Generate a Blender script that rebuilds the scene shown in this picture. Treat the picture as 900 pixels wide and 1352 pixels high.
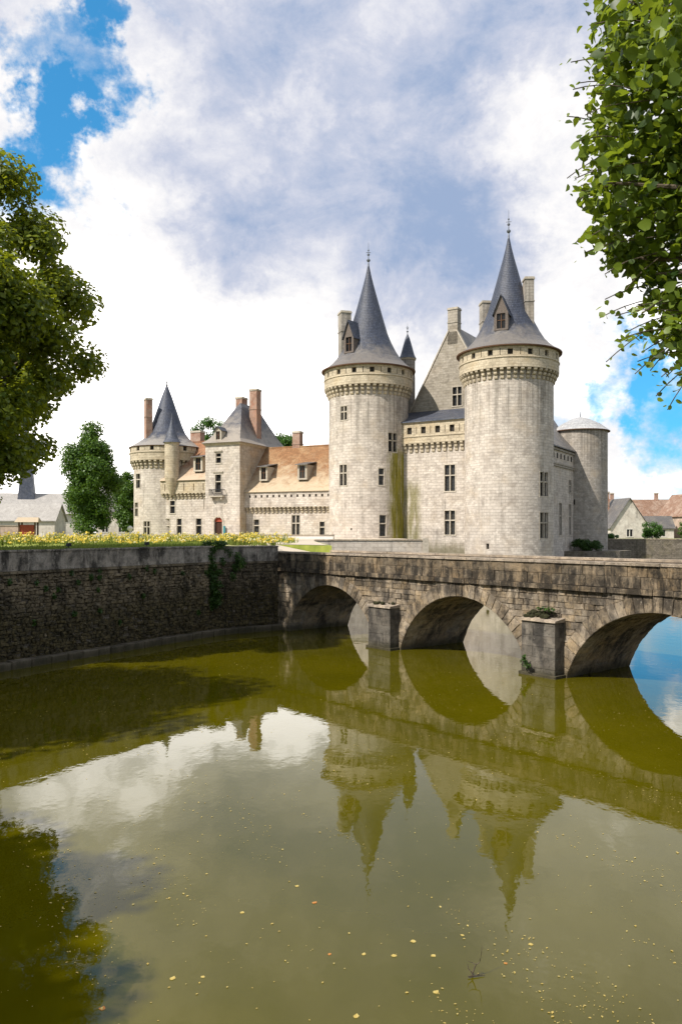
import bpy, math, random
import numpy as np
from mathutils import Vector, Matrix
for o in list(bpy.data.objects): bpy.data.objects.remove(o)
R = math.radians
S = bpy.context.scene
COL = S.collection
rng = random.Random(7)
nrg = np.random.default_rng(11)
# ------------------------------------------------------------------ camera
EYE = 5.9
cam = bpy.data.cameras.new('camera'); camo = bpy.data.objects.new('camera', cam); COL.objects.link(camo)
cam.sensor_fit = 'VERTICAL'; cam.sensor_height = 36; cam.lens = 36*1050/1352
cam.shift_y = 27/1352; cam.clip_end = 5000; cam.clip_start = .1
camo.location = (0, 0, EYE); camo.rotation_euler = (R(90), 0, 0)
S.camera = camo
# ------------------------------------------------------------------ light
SUN_EL = R(47); SUN_H = Vector((-.82, -.57)).normalized()
sun_dir = Vector((SUN_H.x*math.cos(SUN_EL), SUN_H.y*math.cos(SUN_EL), math.sin(SUN_EL)))
sl = bpy.data.lights.new('sun', 'SUN'); so = bpy.data.objects.new('sun', sl); COL.objects.link(so)
sl.energy = 5.0; sl.angle = R(.55); sl.color = (1, .94, .85)
so.rotation_euler = sun_dir.to_track_quat('Z', 'Y').to_euler(); so.location = (-60, -50, 80)
S.view_settings.view_transform = 'Standard'; S.view_settings.look = 'None'
S.view_settings.gamma = 1; S.view_settings.use_curve_mapping = False
S.view_settings.exposure = .38
S.cycles.max_bounces = 6; S.cycles.diffuse_bounces = 2; S.cycles.glossy_bounces = 3; S.cycles.transmission_bounces = 3
S.cycles.sample_clamp_indirect = 6
S.cycles.use_denoising = True

class NT:
    """small helper round a node tree"""
    def __init__(s, tree): s.t = tree; s.n = tree.nodes; s.l = tree.links
    def new(s, typ, **kw):
        n = s.n.new(typ)
        for k, v in kw.items(): setattr(n, k, v)
        return n
    def put(s, sock, v):
        if hasattr(v, 'is_output'): s.l.new(v, sock)
        else: sock.default_value = v
    def math(s, op, a, b=0.0, clamp=False):
        n = s.new('ShaderNodeMath', operation=op); n.use_clamp = clamp
        s.put(n.inputs[0], a); s.put(n.inputs[1], b); return n.outputs[0]
    def vmath(s, op, a, b=(0, 0, 0)):
        n = s.new('ShaderNodeVectorMath', operation=op)
        s.put(n.inputs[0], a); s.put(n.inputs[1], b)
        return n.outputs['Value'] if op in ('DISTANCE', 'LENGTH', 'DOT_PRODUCT') else n.outputs[0]
    def mix(s, f, a, b, mode='MIX'):
        n = s.new('ShaderNodeMix', data_type='RGBA', blend_type=mode)
        s.put(n.inputs[0], f)
        s.put(n.inputs[6], (*a, 1) if isinstance(a, tuple) and len(a) == 3 else a)
        s.put(n.inputs[7], (*b, 1) if isinstance(b, tuple) and len(b) == 3 else b)
        return n.outputs[2]
    def noise(s, vec, scale, detail=4, rough=.55, dist=0.0, out='Fac'):
        n = s.new('ShaderNodeTexNoise'); s.put(n.inputs['Vector'], vec)
        n.inputs['Scale'].default_value = scale; n.inputs['Detail'].default_value = detail
        n.inputs['Roughness'].default_value = rough; n.inputs['Distortion'].default_value = dist
        return n.outputs[out]
    def ramp(s, f, a, b, lo=0.0, hi=1.0):
        n = s.new('ShaderNodeMapRange', interpolation_type='SMOOTHSTEP'); s.put(n.inputs[0], f)
        n.inputs[1].default_value = a; n.inputs[2].default_value = b
        n.inputs[3].default_value = lo; n.inputs[4].default_value = hi
        return n.outputs[0]
    def mapping(s, vec, scale=(1, 1, 1), loc=(0, 0, 0)):
        n = s.new('ShaderNodeMapping'); s.put(n.inputs[0], vec)
        n.inputs['Scale'].default_value = scale; n.inputs['Location'].default_value = loc
        return n.outputs[0]

# ------------------------------------------------------------------ sky with clouds (by direction)
W = bpy.data.worlds.new('World'); S.world = W; W.use_nodes = True
T = NT(W.node_tree); T.n.clear()
out = T.new('ShaderNodeOutputWorld'); bg = T.new('ShaderNodeBackground'); bg.inputs[1].default_value = .1
T.l.new(bg.outputs[0], out.inputs[0])
sky = T.new('ShaderNodeTexSky', sky_type='NISHITA'); sky.sun_disc = False
sky.sun_elevation = SUN_EL; sky.sun_rotation = math.atan2(SUN_H.x, SUN_H.y)
sky.air_density = 1.0; sky.dust_density = .4; sky.ozone_density = 2.5
tc = T.new('ShaderNodeTexCoord'); d0 = tc.outputs['Generated']
dirn = T.vmath('NORMALIZE', d0)
def sdir(x, y, ):                     # a direction in the sky, from tangents to the right / above the view axis
    v = Vector((x, 1, y)).normalized(); return (v.x, v.y, v.z)
wob = T.noise(dirn, 5, 6, .62, out='Color')
wv = T.vmath('SCALE', T.vmath('SUBTRACT', wob, (.5, .5, .5)), ); wv.node.inputs['Scale'].default_value = .22
dw = T.vmath('ADD', dirn, wv)
wob2 = T.noise(dirn, 22, 6, .65, out='Color')
wv2 = T.vmath('SCALE', T.vmath('SUBTRACT', wob2, (.5, .5, .5))); wv2.node.inputs['Scale'].default_value = .10
dw = T.vmath('ADD', dw, wv2)
def blob(x, y, r, soft=1.0):
    dist = T.vmath('DISTANCE', dw, sdir(x, y)); return T.ramp(dist, r*(1+soft*.6), r*(1-soft*.6))
def sumb(items):
    acc = None
    for x, y, r, w in items:
        b = T.math('MULTIPLY', blob(x, y, r), w)
        acc = b if acc is None else T.math('ADD', acc, b)
    return acc
proj = T.mapping(dirn, (1, 1, 2.1))
n1 = T.noise(proj, 2.6, 11, .66, .25)
n1b = T.noise(T.mapping(dirn, (1, 1, 1.8), (9, 2, 4)), 8, 9, .66, .4)
holes = sumb([(-.335, .56, .055, .95), (-.37, .47, .05, .7), (-.30, .66, .035, .9), (-.40, .40, .05, .5), (-.20, .665, .03, .6), (-.30, .385, .035, .55),
              (.33, .195, .055, .78), (.42, .185, .06, .78), (.27, .14, .04, .35), (.40, .07, .05, .35), (-.15, .36, .05, .35), (-.35, .10, .06, .35)])
fills = sumb([(-.05, .30, .42, .36), (.2, .5, .3, .15), (.30, .32, .14, .5), (-.10, .25, .2, .5), (.05, .62, .25, .45), (-.42, .64, .07, .45), (.37, .12, .05, .3), (-.41, .52, .035, .5)])
cm = T.math('ADD', T.math('MULTIPLY', T.math('SUBTRACT', n1, .5), 1.5), .52)
cm = T.math('ADD', cm, T.math('MULTIPLY', T.math('SUBTRACT', n1b, .5), .9))
cm = T.math('ADD', T.math('SUBTRACT', cm, holes), fills)
cmask = T.ramp(cm, .0, .72)
n2 = T.noise(T.mapping(dw, (1, 1, 1.6), (3.1, 1.7, .4)), 3.2, 11, .66, .3)
n3 = T.noise(T.mapping(dirn, (1, 1, 1.6), (.3, 4.7, .9)), 7, 10, .64, .5)
shade = sumb([(-.12, .58, .13, .35), (.10, .60, .15, .45), (.24, .60, .13, .45), (.13, .34, .08, .75), (.20, .36, .06, .4), (-.14, .355, .07, .75), (.02, .33, .06, .3), (.06, .5, .12, .2), (-.17, .50, .08, .35)])
light = sumb([(-.27, .17, .17, 1.15), (-.10, .14, .17, .8), (-.24, .58, .05, .5), (-.05, .51, .05, .5), (.28, .50, .07, .5), (.33, .28, .1, .5), (-.28, .48, .05, .3)])
nz = T.math('ADD', T.math('MULTIPLY', T.math('SUBTRACT', n2, .5), 2.3), T.math('MULTIPLY', T.math('SUBTRACT', n3, .5), 2.8))
n4 = T.noise(T.mapping(dirn, (1, 1, 1.5), (6.3, 1.1, 2.9)), 19, 8, .6, .6)
nz = T.math('ADD', nz, T.math('MULTIPLY', T.math('SUBTRACT', n4, .5), 1.1))
sh = T.math('ADD', nz, T.math('SUBTRACT', shade, light))
c1 = T.mix(T.ramp(sh, -.55, .8), (7.9, 7.75, 7.7), (4.9, 5.15, 6.1))
c1 = T.mix(T.ramp(sh, -.35, -1.25), c1, (20.0, 19.2, 18.5))
ccol = T.mix(T.ramp(sh, .35, 1.7), c1, (2.6, 3.4, 5.0))
gm = T.new('ShaderNodeGamma'); T.l.new(sky.outputs[0], gm.inputs[0]); gm.inputs[1].default_value = .6
skyc = T.mix(1.0, gm.outputs[0], (.46, 1.75, 2.6), 'MULTIPLY')
T.l.new(T.mix(cmask, skyc, ccol), bg.inputs[0])

# ------------------------------------------------------------------ materials
M = {}
def mat(name):
    m = bpy.data.materials.new(name); m.use_nodes = True
    t = NT(m.node_tree); p = t.n['Principled BSDF']; M[name] = m
    p.inputs['Specular IOR Level'].default_value = .25
    return m, t, p
def bump(t, p, h, dist=.02, strength=1.0):
    b = t.new('ShaderNodeBump'); b.inputs['Distance'].default_value = dist; b.inputs['Strength'].default_value = strength
    t.put(b.inputs['Height'], h); t.l.new(b.outputs[0], p.inputs['Normal'])
def simple(name, c, rough=.7, vary=.25, scale=3.0, metal=0, rnd=.0, bumpd=0):
    m, t, p = mat(name)
    ob = t.new('ShaderNodeTexCoord').outputs['Object']
    n = t.noise(ob, scale, 6, .65)
    f = t.ramp(n, .25, .75)
    col = t.mix(f, tuple(x*(1-vary) for x in c), tuple(min(1, x*(1+vary)) for x in c))
    if rnd:
        oi = t.new('ShaderNodeObjectInfo').outputs['Random']
        col = t.mix(1, col, t.mix(oi, (1-rnd,)*3, (1+rnd,)*3), 'MULTIPLY')
    t.l.new(col, p.inputs['Base Color']); p.inputs['Roughness'].default_value = rough; p.inputs['Metallic'].default_value = metal
    if bumpd: bump(t, p, t.noise(ob, scale*6, 5), bumpd)
    return m
def ashlar(name, c1, c2, mortar, bw=.8, rh=.40, warm=(.46, .37, .27), stain=(.13, .115, .095), stain_amt=.85, moss=None, bd=.02, blot=.35, runoff=None):
    m, t, p = mat(name)
    tcn = t.new('ShaderNodeTexCoord'); uv = tcn.outputs['UV']; ob = tcn.outputs['Object']
    wn = t.noise(uv, 1.3, 2, .5, out='Color')
    w = t.vmath('SCALE', t.vmath('SUBTRACT', wn, (.5, .5, .5))); w.node.inputs['Scale'].default_value = .10
    uvw = t.vmath('ADD', uv, w)
    br = t.new('ShaderNodeTexBrick'); t.l.new(uvw, br.inputs['Vector'])
    br.inputs['Color1'].default_value = (*c1, 1); br.inputs['Color2'].default_value = (*c2, 1); br.inputs['Mortar'].default_value = (*mortar, 1)
    br.inputs['Scale'].default_value = 1; br.inputs['Brick Width'].default_value = bw; br.inputs['Row Height'].default_value = rh
    br.inputs['Mortar Size'].default_value = .022; br.inputs['Mortar Smooth'].default_value = .3; br.inputs['Bias'].default_value = -.1
    b2 = t.new('ShaderNodeTexBrick'); t.l.new(t.mapping(uvw, (1, 1, 1), (3.3, 7.17, 0)), b2.inputs['Vector'])
    for k_, v_ in (('Color1', tuple(x*1.12 for x in c1)), ('Color2', tuple(x*.88 for x in c2)), ('Mortar', mortar)): b2.inputs[k_].default_value = (*v_, 1)
    b2.inputs['Scale'].default_value = 1; b2.inputs['Brick Width'].default_value = bw*.62; b2.inputs['Row Height'].default_value = rh*.72; b2.inputs['Mortar Size'].default_value = .018; b2.inputs['Bias'].default_value = -.2
    col = t.mix(t.ramp(t.noise(ob, .28, 4, .55, .6), .50, .54), br.outputs[0], b2.outputs[0])
    big = t.noise(ob, .35, 6, .6)
    col = t.mix(t.ramp(big, .48, .72, 0, .55), col, warm)
    blo = t.noise(ob, .9, 8, .72, .6)
    col = t.mix(t.ramp(blo, .44, .66, 0, blot*1.6), col, tuple(x*y for x, y in zip(c2, (.56, .54, .54))))
    pal = t.noise(t.mapping(ob, (1, 1, 1), (7, 3, 5)), .7, 7, .7, .5)
    col = t.mix(t.ramp(pal, .52, .70, 0, .5), col, tuple(min(1, x*1.22) for x in c1))
    # rain streaks: noise stretched down the wall
    st = t.noise(t.mapping(ob, (1.1, 1.1, .07)), 1.0, 5, .6)
    st2 = t.noise(ob, .6, 4, .6)
    f = t.math('MULTIPLY', t.ramp(st, .5, .76), t.ramp(st2, .35, .65))
    col = t.mix(t.math('MULTIPLY', f, stain_amt), col, stain)
    if runoff:
        sz = t.new('ShaderNodeSeparateXYZ'); t.l.new(ob, sz.inputs[0])
        rn = t.noise(t.mapping(ob, (2.6, 2.6, .05)), 1.0, 6, .65)
        zz = t.math('ADD', sz.outputs[2], t.math('MULTIPLY', t.math('SUBTRACT', rn, .5), 16))
        f = t.math('MULTIPLY', t.ramp(zz, runoff-8, runoff), t.ramp(rn, .42, .62))
        col = t.mix(t.math('MULTIPLY', f, .55), col, stain)
    if moss: col = moss(t, ob, col)
    fine = t.noise(ob, 14, 5, .7)
    col = t.mix(t.ramp(fine, .3, .7, 0, .3), col, t.mix(1, col, (.72, .70, .66), 'MULTIPLY'))
    t.l.new(col, p.inputs['Base Color']); p.inputs['Roughness'].default_value = .9
    h = t.math('ADD', t.math('MULTIPLY', br.outputs['Fac'], -.8), t.math('MULTIPLY', t.noise(ob, 5, 6, .7), 1.2))
    bump(t, p, h, bd)
    return m
LIM1, LIM2, MOR = (.585, .522, .455), (.475, .418, .36), (.375, .328, .28)
ashlar('limestone', LIM1, LIM2, MOR)
ashlar('limestone_tall', LIM1, LIM2, MOR, runoff=25)
def moss_streak(t, ob, col):
    # green algae running down beside the drain at the angle of the tower
    sx = t.new('ShaderNodeSeparateXYZ'); t.l.new(ob, sx.inputs[0])
    n = t.noise(t.mapping(ob, (2.2, 2.2, .35)), 1.0, 5, .6)
    xx = t.math('ADD', sx.outputs[0], t.math('MULTIPLY', t.math('SUBTRACT', n, .5), 2.4))
    a = t.math('MULTIPLY', t.ramp(xx, 2.5, 3.6), t.ramp(sx.outputs[2], 18.2, 16.6))
    a = t.math('MULTIPLY', a, t.ramp(t.noise(t.mapping(ob, (1.6, 1.6, .12)), 1.3, 6, .7), .30, .50))
    col = t.mix(t.math('MULTIPLY', a, .93), col, (.24, .215, .012))
    return t.mix(t.math('MULTIPLY', t.math('MULTIPLY', a, t.ramp(n, .45, .7)), .6), col, (.08, .07, .012))
ashlar('limestone_mossy_tower', LIM1, LIM2, MOR, moss=moss_streak, runoff=25)
def moss_wall(t, ob, col):
    sx = t.new('ShaderNodeSeparateXYZ'); t.l.new(ob, sx.inputs[0])
    n = t.noise(t.mapping(ob, (1.8, 1.8, .25)), 1.0, 5, .6)
    xx = t.math('ADD', sx.outputs[0], t.math('MULTIPLY', t.math('SUBTRACT', n, .5), 2.2))
    a = t.math('MULTIPLY', t.ramp(xx, 8.9, 7.6), t.ramp(sx.outputs[2], 14.2, 11.5))
    a = t.math('MULTIPLY', a, t.ramp(n, .3, .55))
    col = t.mix(t.math('MULTIPLY', a, .75), col, (.15, .135, .03))
    return t.mix(t.math('MULTIPLY', t.ramp(t.math('ADD', sx.outputs[2], t.math('MULTIPLY', n, 2.5)), 6.4, 4.6), .7), col, (.10, .09, .035))
ashlar('limestone_mossy_wall', LIM1, LIM2, MOR, moss=moss_wall)
ashlar('parapet_stone', (.52, .445, .33), (.44, .37, .265), (.33, .28, .2), warm=(.52, .39, .22), stain_amt=.5)
ashlar('grey_limestone', (.40, .36, .315), (.31, .28, .24), (.28, .25, .22), stain_amt=.6, runoff=23)
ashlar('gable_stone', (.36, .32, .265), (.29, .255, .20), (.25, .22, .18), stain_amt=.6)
ashlar('warm_limestone', (.50, .42, .33), (.42, .345, .26), (.36, .3, .24), warm=(.52, .34, .18))
ashlar('town_plaster', (.62, .57, .50), (.58, .52, .45), (.5, .46, .4), bw=3, rh=2, bd=.005)
ashlar('town_pink', (.52, .40, .31), (.47, .35, .27), (.42, .33, .26), bw=2, rh=1, bd=.005)
ashlar('brick', (.36, .15, .09), (.28, .12, .075), (.40, .34, .28), bw=.25, rh=.09, warm=(.42, .2, .1), bd=.006)
ashlar('far_wall_stone', (.22, .19, .15), (.15, .13, .10), (.08, .07, .055), bw=.7, rh=.35, warm=(.22, .19, .09), stain=(.05, .05, .03), stain_amt=.9, blot=.5)
ashlar('bank_rubble', (.17, .145, .11), (.10, .085, .065), (.05, .042, .032), bw=.45, rh=.2, warm=(.2, .15, .08), stain=(.03, .028, .02), stain_amt=.8)

def roofing(name, c1, c2, patch, rh=.11, bw=.2, rough=.5, lichen=.4, low=None, lowc=(.4, .36, .3), lowamt=.8):
    """slates or tiles in courses; low = (z from, z to): courses down by the eaves paled by lichen and by painted-in sunlight"""
    m, t, p = mat(name)
    tcn = t.new('ShaderNodeTexCoord'); uv = tcn.outputs['UV']; ob = tcn.outputs['Object']
    br = t.new('ShaderNodeTexBrick'); t.l.new(uv, br.inputs['Vector'])
    br.inputs['Color1'].default_value = (*c1, 1); br.inputs['Color2'].default_value = (*c2, 1); br.inputs['Mortar'].default_value = (*[x*.45 for x in c2], 1)
    br.inputs['Scale'].default_value = 1; br.inputs['Brick Width'].default_value = bw; br.inputs['Row Height'].default_value = rh
    br.inputs['Mortar Size'].default_value = .022
    col = br.outputs[0]
    n1 = t.noise(ob, .5, 8, .7, .4)
    col = t.mix(t.ramp(n1, .42, .68, 0, lichen), col, patch)
    col = t.mix(t.ramp(t.noise(t.mapping(ob, (1, 1, .3)), 2.2, 7, .72), .42, .70, 0, .55), col, tuple(x*.5 for x in c2))
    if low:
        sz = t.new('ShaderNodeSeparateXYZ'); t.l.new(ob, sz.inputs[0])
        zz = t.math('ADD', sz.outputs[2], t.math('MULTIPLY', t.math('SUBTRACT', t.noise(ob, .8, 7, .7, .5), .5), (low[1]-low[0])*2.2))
        col = t.mix(t.ramp(zz, low[1], low[0], 0, lowamt), col, lowc)  # paler towards the eaves: lichen plus sunlit-eave brightness mixed into the colour
    fine = t.noise(ob, 11, 5, .7)
    col = t.mix(t.ramp(fine, .35, .7, 0, .4), col, t.mix(1, col, (.6, .6, .6), 'MULTIPLY'))
    t.l.new(col, p.inputs['Base Color']); p.inputs['Roughness'].default_value = rough
    p.inputs['Specular IOR Level'].default_value = .35
    saw = t.new('ShaderNodeSeparateXYZ'); t.l.new(uv, saw.inputs[0])
    h = t.math('FRACT', t.math('DIVIDE', saw.outputs[1], rh))
    bump(t, p, t.math('ADD', t.math('MULTIPLY', h, -1), t.math('MULTIPLY', t.noise(ob, 4, 6, .7), 2.2)), .03)
    return m
roofing('slate', (.09, .10, .14), (.05, .06, .085), (.17, .165, .16), rh=.26, bw=.42)
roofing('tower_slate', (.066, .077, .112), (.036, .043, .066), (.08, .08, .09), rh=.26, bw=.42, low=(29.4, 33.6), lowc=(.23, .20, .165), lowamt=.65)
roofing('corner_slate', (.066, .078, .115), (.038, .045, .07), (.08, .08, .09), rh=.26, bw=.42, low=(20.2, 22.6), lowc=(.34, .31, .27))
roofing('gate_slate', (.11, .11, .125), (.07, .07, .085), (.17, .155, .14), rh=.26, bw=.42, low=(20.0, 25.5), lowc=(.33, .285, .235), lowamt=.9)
roofing('old_slate', (.19, .175, .165), (.15, .14, .135), (.30, .26, .2), lichen=.5)
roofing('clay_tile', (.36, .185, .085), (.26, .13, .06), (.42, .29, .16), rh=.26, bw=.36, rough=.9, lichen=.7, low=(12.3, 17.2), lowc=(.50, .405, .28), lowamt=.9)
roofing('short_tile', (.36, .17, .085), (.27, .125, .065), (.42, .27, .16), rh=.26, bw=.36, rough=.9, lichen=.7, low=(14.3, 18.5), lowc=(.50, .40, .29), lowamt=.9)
roofing('town_tile', (.40, .235, .155), (.31, .18, .12), (.42, .32, .25), rough=.9, lichen=.8)
roofing('pale_roof', (.60, .56, .52), (.54, .50, .46), (.62, .58, .54), rough=.8)
roofing('lead_roof', (.42, .42, .42), (.34, .34, .35), (.5, .48, .45), rh=.8, bw=.9, rough=.6)
simple('lead', (.14, .15, .17), .45, .3, 3, .4)
simple('grey_timber', (.13, .105, .09), .8, .4, 6, bumpd=.01)
simple('timber', (.11, .06, .035), .8, .35, 8, bumpd=.004)
simple('iron', (.04, .04, .045), .5, .2, 5, .6)
simple('door_red', (.30, .06, .03), .6, .2, 4)
simple('door_dark', (.05, .022, .014), .6, .2, 4)
simple('teal_board', (.05, .20, .22), .5, .1, 4)
simple('carved_stone', (.42, .37, .30), .9, .25, 4, rnd=.12, bumpd=.02)
simple('corbel_stone', (.42, .355, .26), .9, .25, 3, rnd=.18, bumpd=.02)
simple('white_stone', (.62, .58, .52), .85, .15, 5, bumpd=.01)
m, t, p = mat('window_glass'); p.inputs['Base Color'].default_value = (.014, .014, .015, 1); p.inputs['Roughness'].default_value = .2
p.inputs['Specular IOR Level'].default_value = .3
oi = t.new('ShaderNodeObjectInfo').outputs['Random']
t.l.new(t.mix(t.ramp(oi, .3, 1.0), (.008, .008, .009), (.075, .07, .06)), p.inputs['Base Color']); t.l.new(t.ramp(oi, .0, .6, .45, .08), p.inputs['Roughness'])
bump(t, p, t.noise(t.new('ShaderNodeTexCoord').outputs['Object'], 1.6, 2), .05)
m, t, p = mat('dark_interior'); p.inputs['Base Color'].default_value = (.03, .026, .022, 1); p.inputs['Roughness'].default_value = .95

def weathered(name, pale, ochre, black, black_amt, tint=.5, band=None, mossy=None):
    """old stone: pale / ochre blocks under black lichen that spreads over the joints and runs down in stripes"""
    m, t, p = mat(name)
    geo = t.new('ShaderNodeNewGeometry').outputs['Position']
    oi = t.new('ShaderNodeObjectInfo').outputs['Random']
    hue = t.math('ADD', t.math('MULTIPLY', oi, .6), t.math('MULTIPLY', t.ramp(t.noise(geo, .9, 6, .65), .35, .65), .5))
    base = t.mix(hue, pale, ochre)
    base = t.mix(tint, base, t.mix(1, base, t.mix(t.math('FRACT', t.math('MULTIPLY', oi, 7.3)), (.5, .49, .47), (1.5, 1.46, 1.4)), 'MULTIPLY'))
    n = t.noise(geo, 2.3, 8, .75, .4)
    base = t.mix(t.ramp(n, .38, .66, 0, .75), base, tuple(x*.42 for x in pale))
    st = t.noise(t.mapping(geo, (2.2, 2.2, .55)), 1.0, 9, .75, .3)
    patch = t.noise(geo, .7, 7, .68, .4)
    amt = t.ramp(patch, .36, .60)
    sz = t.new('ShaderNodeSeparateXYZ'); t.l.new(geo, sz.inputs[0])
    zj = t.math('ADD', sz.outputs[2], t.math('MULTIPLY', t.math('SUBTRACT', t.noise(geo, 1.2, 7, .7), .5), 1.4))
    if band:
        bz = t.math('MULTIPLY', t.ramp(zj, band[0]-.5, band[0]), t.ramp(zj, band[1]+.35, band[1]))
        amt = t.math('MAXIMUM', amt, t.math('MULTIPLY', bz, .95))
    f = t.math('MULTIPLY', t.ramp(st, .38, .56), amt)
    base = t.mix(t.math('MULTIPLY', f, black_amt), base, black)
    # crisp specks: pale lichen and dark pits
    base = t.mix(t.ramp(t.noise(geo, 7, 8, .8), .58, .66, 0, .6), base, tuple(min(1, x*1.5) for x in pale))
    base = t.mix(t.ramp(t.noise(t.mapping(geo, (1, 1, 1), (5, 5, 5)), 8, 8, .8), .56, .64, 0, .8), base, black)
    if mossy:
        base = t.mix(t.math('MULTIPLY', t.ramp(zj, mossy[1], mossy[0]), .85), base, t.mix(t.ramp(t.noise(geo, 3.5, 8, .75), .42, .6), (.03, .027, .017), (.12, .095, .042)))
        base = t.mix(t.ramp(t.noise(geo, 5.5, 8, .8), .62, .68, 0, .75), base, tuple(min(1, x*2.6) for x in pale))
    wet = t.ramp(t.math('ADD', sz.outputs[2], t.math('MULTIPLY', t.math('SUBTRACT', n, .5), .5)), .55, .05)
    base = t.mix(t.math('MULTIPLY', wet, .75), base, (.05, .045, .022))
    t.l.new(base, p.inputs['Base Color']); p.inputs['Roughness'].default_value = .95
    p.inputs['Specular IOR Level'].default_value = .12
    bump(t, p, t.math('ADD', t.math('MULTIPLY', t.noise(geo, 5, 9, .78), 1.8), t.noise(geo, 24, 6, .75)), .06)
    return m
weathered('bridge_stone', (.44, .375, .30), (.42, .31, .185), (.030, .027, .025), .85, .6, (3.25, 3.9))
weathered('parapet_old', (.31, .255, .19), (.32, .23, .135), (.024, .022, .020), .92, .4, (3.3, 4.1))
weathered('pier_stone', (.27, .245, .21), (.22, .19, .155), (.04, .037, .035), .85, .35)
weathered('coping_stone', (.50, .42, .34), (.50, .40, .29), (.14, .12, .10), .5, .35)
weathered('bank_band', (.46, .41, .35), (.38, .33, .27), (.045, .04, .034), .95, .2)
weathered('bank_stone', (.27, .22, .155), (.22, .175, .11), (.02, .018, .014), .85, .5, None, (1.7, 3.3))
weathered('ledge_stone', (.26, .22, .17), (.22, .185, .14), (.04, .036, .03), .75, .4)

def leafmat(name, dark, light, trans, tfac=.35, rough=.45):
    m, t, p = mat(name)
    at = t.new('ShaderNodeAttribute', attribute_name='var').outputs['Fac']
    oi = t.new('ShaderNodeObjectInfo').outputs['Random']
    f = t.math('FRACT', t.math('ADD', at, t.math('MULTIPLY', oi, 3.7)))
    col = t.mix(f, dark, light)
    t.l.new(col, p.inputs['Base Color']); p.inputs['Roughness'].default_value = rough; p.inputs['Specular IOR Level'].default_value = .35
    tr = t.new('ShaderNodeBsdfTranslucent'); t.put(tr.inputs[0], t.mix(f, tuple(x*.7 for x in trans), trans))
    mx = t.new('ShaderNodeMixShader'); mx.inputs[0].default_value = tfac
    t.l.new(p.outputs[0], mx.inputs[1]); t.l.new(tr.outputs[0], mx.inputs[2])
    t.l.new(mx.outputs[0], t.n['Material Output'].inputs[0])
    return m
leafmat('linden_leaf', (.012, .034, .004), (.16, .22, .025), (.36, .46, .03), .36)
leafmat('big_tree_leaf', (.035, .075, .007), (.18, .215, .018), (.38, .42, .02), .42)
leafmat('evergreen_leaf', (.025, .065, .009), (.10, .18, .02), (.16, .28, .02), .32)
leafmat('far_leaf', (.03, .085, .012), (.09, .18, .03), (.12, .26, .03), .3)
leafmat('ivy_leaf', (.02, .05, .008), (.06, .12, .02), (.08, .16, .02), .3)
leafmat('grass_blade', (.10, .15, .02), (.24, .27, .05), (.22, .28, .04), .3, .7)
leafmat('flower_petal', (.55, .38, .02), (.70, .56, .10), (.5, .4, .04), .25, .7)
leafmat('cream_petal', (.6, .55, .35), (.7, .62, .3), (.5, .45, .2), .25, .7)
leafmat('fallen_leaf', (.42, .30, .07), (.50, .40, .14), (.3, .2, .05), .1, .7)
leafmat('russet_leaf', (.40, .14, .03), (.45, .22, .06), (.3, .1, .02), .1, .7)
simple('bark', (.09, .07, .05), .9, .4, 5, bumpd=.03)
simple('moss_clump', (.03, .03, .012), .95, .5, 6, bumpd=.04)
m, t, p = mat('lawn')
geo = t.new('ShaderNodeNewGeometry').outputs['Position']
t.l.new(t.mix(t.ramp(t.noise(geo, .8, 7, .7), .3, .7), (.17, .21, .03), (.30, .33, .06)), p.inputs['Base Color']); p.inputs['Roughness'].default_value = .9
bump(t, p, t.noise(geo, 30, 4), .05)
simple('gravel', (.48, .41, .32), .95, .18, 9, bumpd=.02)
simple('far_earth', (.16, .17, .07), .95, .3, .08)
# murky green water: light scatters back from the silt, the surface mirrors
m, t, p = mat('moat_water')
geo = t.new('ShaderNodeNewGeometry').outputs['Position']
t.l.new(t.mix(t.ramp(t.noise(geo, .12, 4, .6), .35, .7), (.076, .065, .0006), (.058, .051, .0008)), p.inputs['Base Color'])
p.inputs['Roughness'].default_value = .015; p.inputs['IOR'].default_value = 1.45; p.inputs['Specular IOR Level'].default_value = .5
h = t.math('ADD', t.math('MULTIPLY', t.noise(t.mapping(geo, (1, .6, 1)), 1.3, 3, .5), 1.0), t.math('MULTIPLY', t.noise(geo, 6, 3, .5), .12))
bump(t, p, h, .005)

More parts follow.
